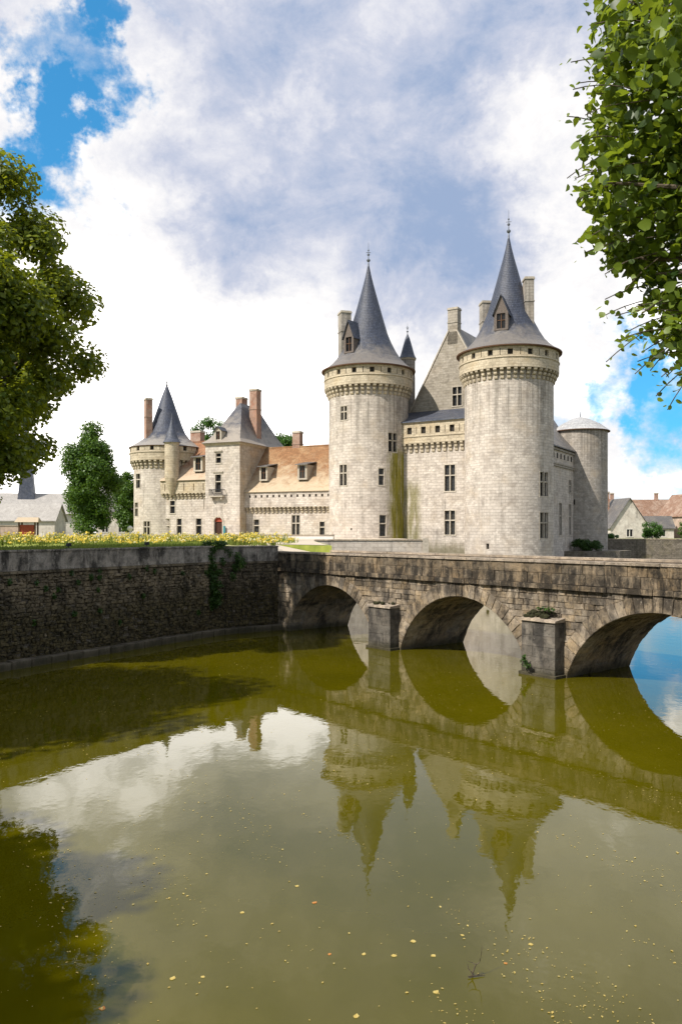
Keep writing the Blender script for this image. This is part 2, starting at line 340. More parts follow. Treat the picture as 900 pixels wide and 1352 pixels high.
# ------------------------------------------------------------------ mesh builder
class MB:
    def __init__(s): s.v = []; s.f = []; s.uv = []
    def poly(s, pts, uv=None):
        i = len(s.v); s.v += [tuple(q) for q in pts]; s.f.append(tuple(range(i, i+len(pts)))); s.uv.append(uv)
    def box(s, x0, x1, y0, y1, z0, z1):
        A = [(x, y, z) for z in (z0, z1) for y in (y0, y1) for x in (x0, x1)]
        for q in ((0, 2, 3, 1), (4, 5, 7, 6), (0, 1, 5, 4), (2, 6, 7, 3), (0, 4, 6, 2), (1, 3, 7, 5)): s.poly([A[k] for k in q])
    def hexa(s, A):
        for q in ((0, 2, 3, 1), (4, 5, 7, 6), (0, 1, 5, 4), (2, 6, 7, 3), (0, 4, 6, 2), (1, 3, 7, 5)): s.poly([A[k] for k in q])
    def mapbox(s, f, u0, u1, z0, z1, d0, d1):
        s.hexa([f(u, z, d) for z in (z0, z1) for d in (d0, d1) for u in (u0, u1)])
    def loops(s, L, closed=True, cap0=False, cap1=False, uvs=None):
        n = len(L[0])
        for a in range(len(L)-1):
            for k in range(n if closed else n-1):
                k2 = (k+1) % n
                s.poly([L[a][k], L[a][k2], L[a+1][k2], L[a+1][k]], None if uvs is None else [uvs[a][k], uvs[a][k+1], uvs[a+1][k+1], uvs[a+1][k]])
        if cap0: s.poly(L[0][::-1])
        if cap1: s.poly(L[-1])
    def lathe(s, prof, n=48, a0=0, a1=2*math.pi, cx=0, cy=0, cap=False):
        full = abs(a1-a0-2*math.pi) < 1e-6
        L, U = [], []; acc = 0; rm = max(r for r, z in prof)
        for i, (r, z) in enumerate(prof):
            if i: acc += math.hypot(r-prof[i-1][0], z-prof[i-1][1])
            A = [a0+(a1-a0)*k/n for k in range(n if full else n+1)]
            L.append([(cx+r*math.sin(a), cy-r*math.cos(a), z) for a in A])
            U.append([((a0+(a1-a0)*k/n)*rm, acc) for k in range(n+1)])
        s.loops(L, full, cap, cap, U)
    def tube(s, pts, rad, n=7):
        P = [Vector(q) for q in pts]; L = []
        for i, q in enumerate(P):
            d = (P[min(i+1, len(P)-1)]-P[max(i-1, 0)]).normalized()
            a = d.cross(Vector((0, 0, 1)) if abs(d.z) < .9 else Vector((1, 0, 0))).normalized(); b = d.cross(a)
            L.append([q+(a*math.cos(2*math.pi*k/n)+b*math.sin(2*math.pi*k/n))*rad[i] for k in range(n)])
        s.loops(L, True, True, True)
    def slab(s, pts2, f0, f1, ch=0.0):
        """polygon in 2-D, extruded from depth f0 (front) to f1 through a callable (x, z, depth); front edge chamfered"""
        n = len(pts2); c = (sum(q[0] for q in pts2)/n, sum(q[1] for q in pts2)/n)
        fn, d0 = f0; d1 = f1
        ins = []
        for q in pts2:
            L = math.hypot(q[0]-c[0], q[1]-c[1]) or 1; k = min(.4, ch*1.3/L); ins.append((q[0]+(c[0]-q[0])*k, q[1]+(c[1]-q[1])*k))
        F = [fn(q[0], q[1], d0) for q in ins]; G = [fn(q[0], q[1], d0+ch) for q in pts2]; H = [fn(q[0], q[1], d1) for q in pts2]
        s.poly(F); s.loops([H, G, F] if ch else [H, F], True); s.poly(H[::-1])
    def mesh(s, name):
        me = bpy.data.meshes.new(name); me.from_pydata(s.v, [], s.f)
        lay = me.uv_layers.new(name='UVMap'); flat = []
        for f, uv in zip(s.f, s.uv):
            if uv is None:
                p0 = Vector(s.v[f[0]]); n = Vector((0, 0, 0))
                for k in range(1, len(f)-1): n += (Vector(s.v[f[k]])-p0).cross(Vector(s.v[f[k+1]])-p0)
                n = n.normalized() if n.length > 1e-12 else Vector((0, 0, 1))
                tt = Vector((0, 0, 1)).cross(n)
                tt = tt.normalized() if tt.length > .1 else Vector((1, 0, 0))
                bb = n.cross(tt)
                for k in f: q = Vector(s.v[k]); flat += [q.dot(tt), q.dot(bb)]
            else:
                for q in uv: flat += [q[0], q[1]]
        lay.data.foreach_set('uv', flat); me.update(); return me
    def build(s, name, m, parent=None, smooth=False, loc=(0, 0, 0)):
        me = s.mesh(name); me.materials.append(M[m])
        if smooth:
            me.polygons.foreach_set('use_smooth', [True]*len(me.polygons))
        return put(name, me, parent, loc)
def put(name, me, parent=None, loc=(0, 0, 0), rz=0.0):
    o = bpy.data.objects.new(name, me); COL.objects.link(o); o.location = loc; o.rotation_euler = (0, 0, rz)
    if parent is not None: o.parent = parent
    return o
def smooth_by_angle(o, ang=35):
    me = o.data; me.polygons.foreach_set('use_smooth', [True]*len(me.polygons))
    import bmesh
    bm = bmesh.new(); bm.from_mesh(me); bmesh.ops.remove_doubles(bm, verts=bm.verts, dist=1e-4)
    for e in bm.edges:
        e.smooth = len(e.link_faces) == 2 and e.calc_face_angle(3) < R(ang)
    bm.to_mesh(me); bm.free()
def thing(name, label, cat, loc=(0, 0, 0), rz=0.0, group=None):
    o = bpy.data.objects.new(name, None); COL.objects.link(o); o.location = loc; o.rotation_euler = (0, 0, rz)
    o.empty_display_size = .5
    return tag(o, label, cat, group)
def tag(o, label, cat, group=None):
    o['label'] = label; o['category'] = cat
    if group: o['group'] = group
    return o
def kind(o, k): o['kind'] = k; return o
def cyl(r): return lambda u, z, d: ((r-d)*math.sin(u/r), -(r-d)*math.cos(u/r), z)
def plane(y0): return lambda u, z, d: (u, y0+d, z)
def xplane(x0, sgn=1): return lambda u, z, d: (x0-d*sgn, u, z)

# ------------------------------------------------------------------ walls with real openings
def grid_wall(mb, f, u0, u1, z0, z1, ops, depth, du):
    us = {u0, u1}; zs = {z0, z1}
    for a, b, c, d in ops: us |= {a, b}; zs |= {c, d}
    n = max(1, round((u1-u0)/du))
    for k in range(1, n):
        u = u0+(u1-u0)*k/n
        if all(abs(u-x) > du*.3 for x in us): us.add(u)
    us = sorted(us); zs = sorted(zs)
    for i in range(len(us)-1):
        for j in range(len(zs)-1):
            uc, zc = (us[i]+us[i+1])/2, (zs[j]+zs[j+1])/2
            if any(a < uc < b and c < zc < d for a, b, c, d in ops): continue
            q = [(us[i], zs[j]), (us[i+1], zs[j]), (us[i+1], zs[j+1]), (us[i], zs[j+1])]
            mb.poly([f(a, b, 0) for a, b in q], q)
    for a, b, c, d in ops:
        for (p, q) in (((a, c), (b, c)), ((b, c), (b, d)), ((b, d), (a, d)), ((a, d), (a, c))):
            mb.poly([f(*p, 0), f(*q, 0), f(*q, depth), f(*p, depth)], [(0, 0), (.3, 0), (.3, .3), (0, .3)])
def window(parent, f, op, style, depth=.34, stone='carved_stone'):
    a, b, c, d = op; e = .05
    if style == 'slot' or style == 'hole':
        mb = MB(); mb.mapbox(f, a-e, b+e, c-e, d+e, depth, depth+.06); mb.build('opening', 'dark_interior', parent); return
    mb = MB(); mb.mapbox(f, a-e, b+e, c-e, d+e, depth, depth+.05)
    w = mb.build('window', 'window_glass', parent)
    fr = MB(); t_ = .15
    fr.mapbox(f, a-.14, b+.14, c-.16, c, -.07, depth*.9)              # sill
    fr.mapbox(f, a-.12, a, c, d+.14, -.035, .1); fr.mapbox(f, b, b+.12, c, d+.14, -.035, .1); fr.mapbox(f, a, b, d, d+.14, -.035, .1)
    fr.build('window_surround', stone, w)
    mu = MB()
    if style in ('cross', 'mullion'): mu.mapbox(f, (a+b)/2-t_/2, (a+b)/2+t_/2, c, d, .03, depth)
    if style in ('cross', 'transom'):
        zt = c+(d-c)*.60; mu.mapbox(f, a, b, zt-t_/2, zt+t_/2, .035, depth-.005)
    if mu.f: mu.build('mullion', stone, w)
    gb = MB(); nb = max(2, round((b-a)/.38)); nz = max(3, round((d-c)/.42))
    for k in range(1, nb):
        x = a+(b-a)*k/nb
        gb.mapbox(f, x-.018, x+.018, c, d, depth-.03, depth+.01)
    for k in range(1, nz):
        z = c+(d-c)*k/nz
        gb.mapbox(f, a, b, z-.018, z+.018, depth-.028, depth+.01)
    gb.build('glazing_bar', 'iron', w)
def make_wall(parent, name, m, f, u0, u1, z0, z1, wins, du=.8, depth=.34, stone='carved_stone'):
    """wins: (centre u, bottom z, width, height, style)"""
    ops = [(u-w/2, u+w/2, z, z+h) for u, z, w, h, s in wins]
    mb = MB(); grid_wall(mb, f, u0, u1, z0, z1, ops, depth, du)
    o = mb.build(name, m, parent); smooth_by_angle(o, 25)
    for op, wi in zip(ops, wins): window(parent, f, op, wi[4], depth, stone)
    return o
def corbel_mesh(proj, h, w):
    mb = MB()
    for k in range(3):
        d = proj*(k+1)/3; z0 = h*k/3
        prof = [(0, z0), (-d*.82, z0+h*.06), (-d, z0+h*.16), (-d, z0+h/3), (0, z0+h/3)]
        for s_ in (0,):
            A = [(-w/2, y, z) for y, z in prof]; B = [(w/2, y, z) for y, z in prof]
            mb.loops([A, B], True, True, True)
    me = mb.mesh('corbel'); me.materials.append(M['corbel_stone']); return me
CORB_T = corbel_mesh(.66, 1.35, .42); CORB_W = corbel_mesh(.55, .95, .36)

def chimney(parent, x, y, z0, z1, w, d, m='grey_limestone', rz=0.0, capm='carved_stone'):
    mb = MB(); mb.box(-w/2, w/2, -d/2, d/2, z0, z1); mb.box(-w/2-.06, w/2+.06, -d/2-.06, d/2+.06, z0+(z1-z0)*.62, z0+(z1-z0)*.62+.16)
    c = mb.build('chimney', m, parent, loc=(x, y, 0)); c.rotation_euler.z = rz
    k = MB(); k.box(-w/2-.09, w/2+.09, -d/2-.09, d/2+.09, z1, z1+.16); k.box(-w/2-.04, w/2+.04, -d/2-.04, d/2+.04, z1+.16, z1+.32)
    k.build('chimney_cap', capm, c)
def dormer(parent, x, y, z, w, h, depth, rz, wallm='carved_stone', roofm='slate', ph=None, pent=False):
    """dormer with its own opening; local -y looks out of the roof"""
    e = bpy.data.objects.new('dormer', None); 
    mb = MB(); f = lambda u, zz, d: (u, d, zz)
    grid_wall(mb, f, -w/2, w/2, 0, h, [(-w*.3, w*.3, .25, h-.15)], .25, .5)
    for s_ in (-1, 1): mb.poly([(s_*w/2, 0, 0), (s_*w/2, depth, 0), (s_*w/2, depth, h), (s_*w/2, 0, h)])
    ph = w*.9 if ph is None else ph
    if not pent: mb.poly([(-w/2, 0, h), (w/2, 0, h), (0, 0, h+ph)])
    o = mb.build('dormer', wallm, parent, loc=(x, y, z)); o.rotation_euler.z = rz
    rf = MB(); ov = .18
    if pent:
        rf.hexa([(sx*(w/2+.22), yy, zz) for zz0 in (0, .1) for (yy, zz) in ((-.45, h-.05+zz0), (depth, h+ph+zz0)) for sx in (-1, 1)])
    else:
        for s_ in (-1, 1):
            xo, zo = s_*(w/2+ov), h-ov*ph/(w/2)
            A = [(0, -.25, h+ph), (0, depth, h+ph), (xo, depth, zo), (xo, -.25, zo)]
            B = [(q[0], q[1], q[2]+.09) for q in A]
            rf.loops([A, B], True, True, True)
    rf.build('dormer_roof', roofm, o)
    g = MB(); g.box(-w*.3-.04, w*.3+.04, .24, .28, .2, h-.1); g.build('dormer_window', 'window_glass', o)
    b = MB(); b.box(-.045, .045, .12, .24, .25, h-.15); b.box(-w*.3, w*.3, .13, .235, h*.55, h*.55+.08); b.build('dormer_mullion', 'timber', o)
    return o
def finial(parent, z0, z1, s=1.0, x=0, y=0):
    L = z1-z0
    pr = [(.16*s, 0), (.12*s, .12*L), (.08*s, .22*L), (.26*s, .27*L), (.28*s, .31*L), (.07*s, .36*L), (.06*s, .47*L), (.20*s, .50*L), (.20*s, .53*L), (.05*s, .57*L), (.045*s, .66*L), (.12*s, .68*L), (.12*s, .70*L), (.035*s, .73*L), (.02*s, 1.0*L)]
    mb = MB(); mb.lathe([(r, z0+z) for r, z in pr], 10, cx=x, cy=y)
    o = mb.build('finial', 'lead', parent, True)
    c = MB(); zz = z0+.60*L; c.box(x-.34*s, x+.34*s, y-.03, y+.03, zz-.03, zz+.03); c.box(x-.03, x+.03, y-.34*s, y+.34*s, zz+.07, zz+.13); c.build('finial_cross', 'lead', o)
def round_tower(name, label, x, y, r, zb, zc0, zc1, ze, roofp, wins, bodym, n_par, ncorb, fin, parm='parapet_stone', group=None, slotphase=0.0, rm='tower_slate'):
    rz = -math.asin(x/math.hypot(x, y))
    t = thing(name, label, 'tower', (x, y, 0), rz, group)
    W2 = [(math.asin(max(-1, min(1, xx/r)))*r, z, w, h, s) for xx, z, w, h, s in wins]
    make_wall(t, 'tower_wall', bodym, cyl(r), -math.pi*r, math.pi*r, zb, zc1, W2, du=.75)
    rp = r+.68
    po = [(k*2*math.pi*rp/n_par+slotphase, zc1+1.55, .66, .72, 'hole') for k in range(-(n_par//2)+1, n_par//2)]
    po += [((k+.5)*2*math.pi*rp/n_par+slotphase, zc1+1.5, .10, .85, 'slot') for k in range(-(n_par//2)+1, n_par//2-1)]
    make_wall(t, 'parapet', parm, cyl(rp), -math.pi*rp, math.pi*rp, zc1, ze, po, du=.8, depth=.3)
    fl = MB(); fl.lathe([(rp-.002, zc1), (r-.1, zc1)], 64); fl.build('parapet_floor', parm, t)
    sc = MB(); sc.lathe([(rp, zc1+1.22), (rp+.09, zc1+1.24), (rp+.09, zc1+1.34), (rp, zc1+1.38)], 72); sc.build('string_course', 'corbel_stone', t, True)
    for k in range(ncorb):
        a = 2*math.pi*k/ncorb
        put('corbel', CORB_T, t, ((r-.02)*math.sin(a), -(r-.02)*math.cos(a), zc0), a)
    ev = MB(); ev.lathe([(rp-.3, ze), (roofp[0][0]-.03, ze), (roofp[0][0], roofp[0][1]-.004)], 72); ev.build('eave', 'timber', t, True)
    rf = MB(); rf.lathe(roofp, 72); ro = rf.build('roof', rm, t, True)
    if fin: finial(t, roofp[-1][1]-.3, fin)
    return t

# ================================================================== the setting
def solid(name, pts, z0, z1, m):
    mb = MB(); A = [(x, y, z0) for x, y in pts]; B = [(x, y, z1) for x, y in pts]
    mb.loops([A, B], True, False, False); mb.poly(B); return kind(mb.build(name, m), 'structure')
wd = MB(); wd.poly([(-300, -60, 0), (300, -60, 0), (300, 300, 0), (-300, 300, 0)]); kind(wd.build('moat_water', 'moat_water'), 'structure')
gr = MB()
HX0, HX1, HY0, HY1, FAR = -42, 150, -14, 152, 2500
for x0, x1, y0, y1 in ((-FAR, FAR, HY1, FAR), (-FAR, FAR, -FAR, HY0), (-FAR, HX0, HY0, HY1), (HX1, FAR, HY0, HY1)):
    gr.poly([(x0, y0, 4.55), (x1, y0, 4.55), (x1, y1, 4.55), (x0, y1, 4.55)])
kind(gr.build('ground', 'far_earth'), 'structure')
WALL_C = (-7.2, 45.9); WALL_W = (-36.5, -1.2); AB_A = (-3.94, 48.6); AB_B = (-.35, 51.5); RA = (-8.3, 54.1); RB = (-4.7, 57.0)
solid('lawn', [(-43, -15), (-38.5, -2.0), (-8.9, 45.6), (-4.6, 49.0), RA, RB, (-.6, 52), (-2.7, 80.3), (8.5, 80.3), (8.7, 112), (9, 121), (44, 144), (44, 153), (-43, 153)], -1, 5.03, 'lawn')
rd = MB(); rd.poly([(*AB_A, 4.3), (*AB_B, 4.3), (*RB, 5.05), (*RA, 5.05)]); rd.poly([(*RB, 5.055), (-.9, 53, 5.055), (-2.75, 79.6, 5.055), (-6.5, 85, 5.055)]); rd.poly([(-2.9, 80.4, 5.055), (8.3, 80.5, 5.055), (8.4, 97.5, 5.055), (-9, 104, 5.055), (-6.3, 86.5, 5.055)])
rd.poly([(*RA, 5.05), (*RB, 5.05), (-6, 86, 5.05), (-13, 110, 5.05), (-17, 110, 5.05), (-11, 84, 5.05)])
kind(rd.build('path', 'gravel'), 'structure')
fc = MB(); fc.poly([(-27, 111, 5.06), (8, 98, 5.06), (8.2, 112, 5.06), (-2, 117, 5.06), (-28, 127.5, 5.06)]); kind(fc.build('forecourt', 'gravel'), 'structure')
solid('near_bank', [(-43, -15), (-37, -2), (-33.5, 4.2), (-18.5, 5.2), (-13, .5), (.95, 1.3), (3.9, 6.3), (19.0, 15.6), (26, 22), (40, 14), (151, 10), (151, -15)], -1, 4.3, 'lawn')
solid('tower_foot', [(33.5, 127.8), (39, 126.5), (45, 128.5), (48.5, 133), (47.5, 141.5), (35, 140)], -1, 2.9, 'far_wall_stone')
solid('far_bank', [(43.5, 141), (152, 128), (152, 154), (43.5, 154)], -1, 4.3, 'far_earth')

# ------------------------------------------------------------------ left bank wall
def stone_piece(parent, name, m, pts, d0, d1, ch, xf):
    """one stone, its origin at its own centre so that it carries its own random tint"""
    mb = MB(); mb.slab(pts, (xf, d0), d1, ch); return mb.build(name, m, parent)
FL = lambda x, z, d: (x, d, z)
def bank_wall(name, label, p0, p1, ztop, band, nfull, ledge=True, band_m='bank_band'):
    """local x from p0 to p1, local -y looks over the water"""
    dx, dy = p1[0]-p0[0], p1[1]-p0[1]; L = math.hypot(dx, dy); rz = math.atan2(dy, dx)
    t = thing(name, label, 'wall', (*p0, 0), rz)
    core = MB(); core.box(-.02, L, .10, 1.6, -1, ztop-.14); core.build('wall_core', 'bank_rubble', t)
    x = L; s0 = max(0, L-nfull)
    # coping and band
    while x > s0+.05:
        w = min(rng.uniform(1.0, 1.7), x-s0)
        if x-s0-w < .4: w = x-s0
        mb = MB(); mb.slab([(x-w+.006, ztop-.08), (x-.006, ztop-.08), (x-.006, ztop+rng.uniform(-.01, .01)), (x-w+.006, ztop+rng.uniform(-.01, .01))], (FL, -.05+rng.uniform(-.015, .015)), .62, .02)
        mb.build('coping_slab', 'bank_band', t); x -= w
    for zr0, zr1 in ((ztop-band, ztop-.085),):
        x = L
        while x > s0+.05:
            w = min(rng.uniform(1.3, 2.6), x-s0)
            if x-s0-w < .4: w = x-s0
            mb = MB(); mb.slab([(x-w+.004, zr0), (x-.004, zr0), (x-.004, zr1), (x-w+.004, zr1)], (FL, rng.uniform(-.008, .008)), .2, .01)
            mb.build('band_block', band_m, t); x -= w
    x = L
    while x > s0+.05:
        w = min(rng.uniform(.8, 1.5), x-s0)
        if x-s0-w < .4: w = x-s0
        mb = MB(); mb.slab([(x-w+.01, ztop-band-.12), (x-.01, ztop-band-.12), (x-.01, ztop-band-.004), (x-w+.01, ztop-band-.004)], (FL, -.07+rng.uniform(-.02, .02)), .2, .02)
        mb.build('string_stone', 'bank_stone', t); x -= w
    # rubble courses
    rb = MB(); z = -.2; ztp = ztop-band-.125
    while z < ztp-.03:
        h = min(rng.uniform(.10, .20), ztp-z); x = s0
        while x < L:
            w = min(rng.uniform(.10, .40), L-x)
            if rng.random() > .06:
                g = .008; j = lambda: rng.uniform(-.04, .04)
                pts = [(x+g+j(), z+g+j()), (x+w/2, z+g+j()), (x+w-g+j(), z+g+j()), (x+w-g+j(), z+h-g+j()), (x+w/2, z+h-g+j()), (x+g+j(), z+h-g+j())]
                rb.slab(pts, (FL, rng.uniform(-.07, .06)), .14, .035)
            x += w
        z += h
    kind(rb.build('rubble_stone', 'bank_stone', t), 'stuff')
    if ledge:
        x = L+.5
        while x > s0:
            w = rng.uniform(.7, 1.4)
            mb = MB(); mb.slab([(x-w+.01, -.5), (x-.01, -.5), (x-.01, .34+rng.uniform(-.025, .025)), (x-w+.01, .34+rng.uniform(-.025, .025))], (FL, -.42+rng.uniform(-.03, .03)), .12, .05)
            mb.build('footing_stone', 'ledge_stone', t); x -= w
    if s0 > 0:
        e = MB(); e.box(0, s0, 0, .7, -1, ztop); e.build('wall_end', 'bank_rubble', t)
    return t
bank_wall('moat_wall', 'long dark rubble moat wall with pale band and coping, running in from the left', WALL_W, WALL_C, 5.13, .92, 31)
bank_wall('wing_wall', 'short dark rubble wing wall between the ivy corner and the first bridge arch', WALL_C, (AB_A[0]+.12, AB_A[1]-.14), 5.1, .92, 9)

# ------------------------------------------------------------------ bridge
BX = (.624, -.782); BRZ = math.atan2(BX[1], BX[0])
br = thing('stone_bridge', 'old stone arch bridge with blackened parapet crossing the green moat', 'bridge', (2.4, 40.7, 0), BRZ)
SP = 9.85; HS = 4.0; RISE = 2.95; RI = (HS*HS+RISE*RISE)/(2*RISE); ZC = RISE-RI; RO = RI+.58; BW = 4.6
S0, S1 = -10.2, 29.8
ACX = [-SP/2, SP/2, SP*1.5, SP*2.5]
Z_STR0, Z_STR1, Z_TOP = 3.56, 3.78, 4.76
def wo(z, r=RO):
    q = r*r-(z-ZC)**2; return math.sqrt(q) if q > 0 else 0
# core with barrel vaults
core = MB(); xs = {S0, S1}
for c in ACX:
    for k in range(25): xs.add(round(c-RI*math.sin(math.acos(-ZC/RI))+2*RI*math.sin(math.acos(-ZC/RI))*k/24, 4))
xs = sorted(xs)
def zin(x):
    for c in ACX:
        q = RI*RI-(x-c)**2
        if abs(x-c) < HS-1e-3 and q > 0: return max(0, ZC+math.sqrt(q))
    return -1
for a, b in zip(xs, xs[1:]):
    m_ = (a+b)/2; za = zb = -1
    if zin(m_) > -1: za = ZC+math.sqrt(max(0, RI*RI-(a-min(ACX, key=lambda c: abs(c-m_)))**2)); zb = ZC+math.sqrt(max(0, RI*RI-(b-min(ACX, key=lambda c: abs(c-m_)))**2))
    y0, y1, zt = .06, BW, 4.0
    core.poly([(a, y0, za), (b, y0, zb), (b, y0, zt), (a, y0, zt)], [(a, za), (b, zb), (b, zt), (a, zt)]); core.poly([(a, y1, za), (b, y1, zb), (b, y1, zt), (a, y1, zt)], [(a, za), (b, zb), (b, zt), (a, zt)])
    core.poly([(a, y0, za), (b, y0, zb), (b, y1, zb), (a, y1, za)])
    if za == -1:
        pass
for c in ACX:
    for sx in (-1, 1): core.poly([(c+sx*HS, .06, -1), (c+sx*HS, BW, -1), (c+sx*HS, BW, .02), (c+sx*HS, .06, .02)])
core.poly([(S0, .06, -1), (S0, BW, -1), (S0, BW, 4.0), (S0, .06, 4)]); core.poly([(S1, .06, -1), (S1, BW, -1), (S1, BW, 4.0), (S1, .06, 4)])
core.build('bridge_core', 'bridge_stone', br)
dk = MB(); dk.box(S0, S1, .1, BW-.05, 4.0, 4.3); dk.build('deck', 'gravel', br)
# vault courses seen from below
vb = MB()
nv = 29; A0 = math.acos(HS/RI)
def avec(c, r, a): return (c+r*math.cos(a), ZC+r*math.sin(a))
for c in ACX[:3]:
    a_s = math.asin(-ZC/RI) if ZC < 0 else 0
    a_e = math.pi-a_s
    for k in range(nv):
        b0 = a_s+(a_e-a_s)*k/nv; b1 = a_s+(a_e-a_s)*(k+1)/nv; ro = RO+rng.uniform(-.02, .035); g = .0025
        pts = [avec(c, RI-.02, b0+g), avec(c, RI-.02, (b0+b1)/2), avec(c, RI-.02, b1-g), avec(c, ro, b1-g), avec(c, ro, (b0+b1)/2), avec(c, ro, b0+g)]
        if k == 0: pts[0] = (pts[0][0], -.3); pts[5] = (pts[5][0], -.3)
        if k == nv-1: pts[2] = (pts[2][0], -.3); pts[3] = (pts[3][0], -.3)
        stone_piece(br, 'voussoir', 'bridge_stone', pts, -.035+rng.uniform(-.012, .012), .55+rng.uniform(0, .3), .018, FL)
        y = .95
        while y < BW-.2:
            w = rng.uniform(.5, 1.0); w = min(w, BW-y)
            if rng.random() < .8:
                o_ = RI-rng.uniform(.012, .05); q = [(avec(c, rr, bb)) for rr, bb in ((o_, b0+.004), (o_, b1-.004), (RI+.05, b1-.004), (RI+.05, b0+.004))]
                vb.slab(q, (FL, y+.008), y+w-.008, 0)
            y += w
kind(vb.build('vault_stone', 'bridge_stone', br), 'stuff')
# spandrel stones in courses, cut to the arch rings
z = -.35
rows = []
while z < Z_STR0-.05:
    h = rng.uniform(.24, .36); h = min(h, Z_STR0-z)
    if Z_STR0-z-h < .16: h = Z_STR0-z
    rows.append((z, z+h)); z += h
XE = ACX[2]+2.2
for z0, z1 in rows:
    zm = (z0+z1)/2
    bounds = []
    edges = [S0]+ACX[:3]
    ivs = [(None, ACX[0]), (ACX[0], ACX[1]), (ACX[1], ACX[2]), (ACX[2], None)]
    for cl, cr in ivs:
        lf = (lambda z_, c=cl: c+wo(z_)-.02) if cl is not None else (lambda z_: S0)
        rt = (lambda z_, c=cr: c-wo(z_)+.02) if cr is not None else (lambda z_: S0+29.0)
        L = rt(zm)-lf(zm)
        if L < .12: continue
        n = max(1, round(L/rng.uniform(.42, .62))); cuts = [0]+[(k+rng.uniform(-.22, .22))/n for k in range(1, n)]+[1]
        g = .007
        for k in range(n):
            def ex(fr, z_): return lf(z_)+(rt(z_)-lf(z_))*fr
            def jn(fr, z_):
                if fr in (0, 1): return ex(fr, z_)
                return ex(fr, zm) if lf(zm) < ex(fr, zm) < rt(zm) else ex(fr, z_)
            zz = [z0+g, zm, z1-g]
            Lp = [(jn(cuts[k], q)+g, q) for q in zz]; Rp = [(jn(cuts[k+1], q)-g, q) for q in zz]
            if any(b[0]-a[0] < .02 for a, b in zip(Lp, Rp)): continue
            if Lp[1][0] > 21: continue
            stone_piece(br, 'stone', 'bridge_stone', [(q_[0]+rng.uniform(-.008, .008), q_[1]+rng.uniform(-.008, .008)) for q_ in Lp[::1][:1]+[Rp[0], Rp[1], Rp[2], Lp[2], Lp[1]]], rng.uniform(-.03, .03), .3, rng.uniform(.015, .04), FL)
def course(name, m, z0, z1, wmin, wmax, pr, back, ch, x0=S0, x1=S1, jit=.01, y_off=0):
    x = x0
    while x < x1-.05:
        w = min(rng.uniform(wmin, wmax), x1-x)
        if x1-x-w < .3: w = x1-x
        j = lambda: rng.uniform(-jit, jit)
        stone_piece(br, name, m, [(x+.006, z0+.004), (x+w-.006, z0+.004), (x+w-.006+j()*.5, z1-.004+j()), (x+.006, z1-.004+j())], y_off-pr+j()*1.5, y_off+back, ch, FL); x += w
course('string_stone', 'parapet_old', Z_STR0, Z_STR1, .7, 1.3, .13, .4, .04, jit=.02)
course('parapet_block', 'parapet_old', Z_STR1, 4.22, .55, 1.05, .0, .4, .015)
course('parapet_block', 'parapet_old', 4.22, 4.64, .6, 1.1, .0, .4, .015)
course('coping_slab', 'coping_stone', 4.64, Z_TOP, .9, 1.5, .06, .5, .025)
course('back_parapet_block', 'coping_stone', 4.0, 4.64, 1.4, 2.4, 0, .4, .01, y_off=BW-.42)
course('coping_slab', 'coping_stone', 4.64, Z_TOP, 1.4, 2.4, .05, .48, .02, y_off=BW-.42)
# pier fronts with caps and rubble growing over
for ip, xp in enumerate((0, SP, 2*SP)):
    hw, dep, zt = .84, .62, (2.1 if ip == 0 else 2.25)
    z = -.6; k = 0
    while z < zt-.05:
        h = min(.44 if z > -.1 else .5, zt-z)
        cuts = [-hw, (-.25 if k % 2 else .3)+rng.uniform(-.1, .1), hw]
        for a, b in zip(cuts, cuts[1:]): stone_piece(br, 'pier_stone', 'pier_stone', [(xp+a+.004, z+.004), (xp+b-.004, z+.004), (xp+b-.004, z+h-.004), (xp+a+.004, z+h-.004)], -dep+rng.uniform(-.008, .008), .1, .012, FL)
        z += h; k += 1
    mb = MB(); mb.slab([(xp-hw-.10, -.5), (xp+hw+.10, -.5), (xp+hw+.10, .12), (xp-hw-.10, .12)], (FL, -dep-.1), .05, .03); mb.build('pier_footing', 'ledge_stone', br)
    a = -hw-.07
    for w in (.56, .64, .62):
        mb = MB(); zz = zt; x0, x1 = xp+a+.01, xp+a+w-.01
        mb.hexa([(x0, -dep-.08, zz), (x1, -dep-.08, zz), (x0, .02, zz), (x1, .02, zz), (x0, -dep-.05, zz+.10), (x1, -dep-.05, zz+.10+rng.uniform(-.03, .03)), (x0, .02, zz+.17), (x1, .02, zz+.17)])
        mb.build('pier_cap', 'coping_stone', br); a += w

# tufts and rubble on the pier caps
def leaf_arrays(pos, nrm, size, asp=.6, shape='quad', fold=.0):
    """pos Nx3, nrm Nx3, size N -> verts, faces (quads), per-leaf"""
    N = len(pos); nrm = nrm/np.linalg.norm(nrm, axis=1, keepdims=True)
    rnd = nrg.normal(size=(N, 3)); a = np.cross(nrm, rnd); a /= np.linalg.norm(a, axis=1, keepdims=True); b = np.cross(nrm, a)
    s = size[:, None]
    if shape == 'quad':
        V = np.stack([pos-a*s*.5, pos+b*s*.5*asp+nrm*s*.08, pos+a*s*.5, pos-b*s*.5*asp+nrm*s*.08], 1); F = np.arange(N*4).reshape(N, 4)
        return V.reshape(-1, 3), F
    pts = [(-.5, 0, 0), (-.42, .34, .05), (-.05, .44, .09), (.30, .22, .03), (.55, 0, -.10), (.30, -.22, .03), (-.05, -.44, .09), (-.42, -.34, .05)]
    V = np.stack([pos+a*s*x+b*s*y+nrm*s*z for x, y, z in pts], 1)
    V = V.reshape(-1, 3); base = np.arange(N)[:, None]*8
    F = np.concatenate([base+np.array([0, 1, 2, 3]), base+np.array([0, 3, 4, 5]), base+np.array([0, 5, 6, 7])], 0)
    return V, F
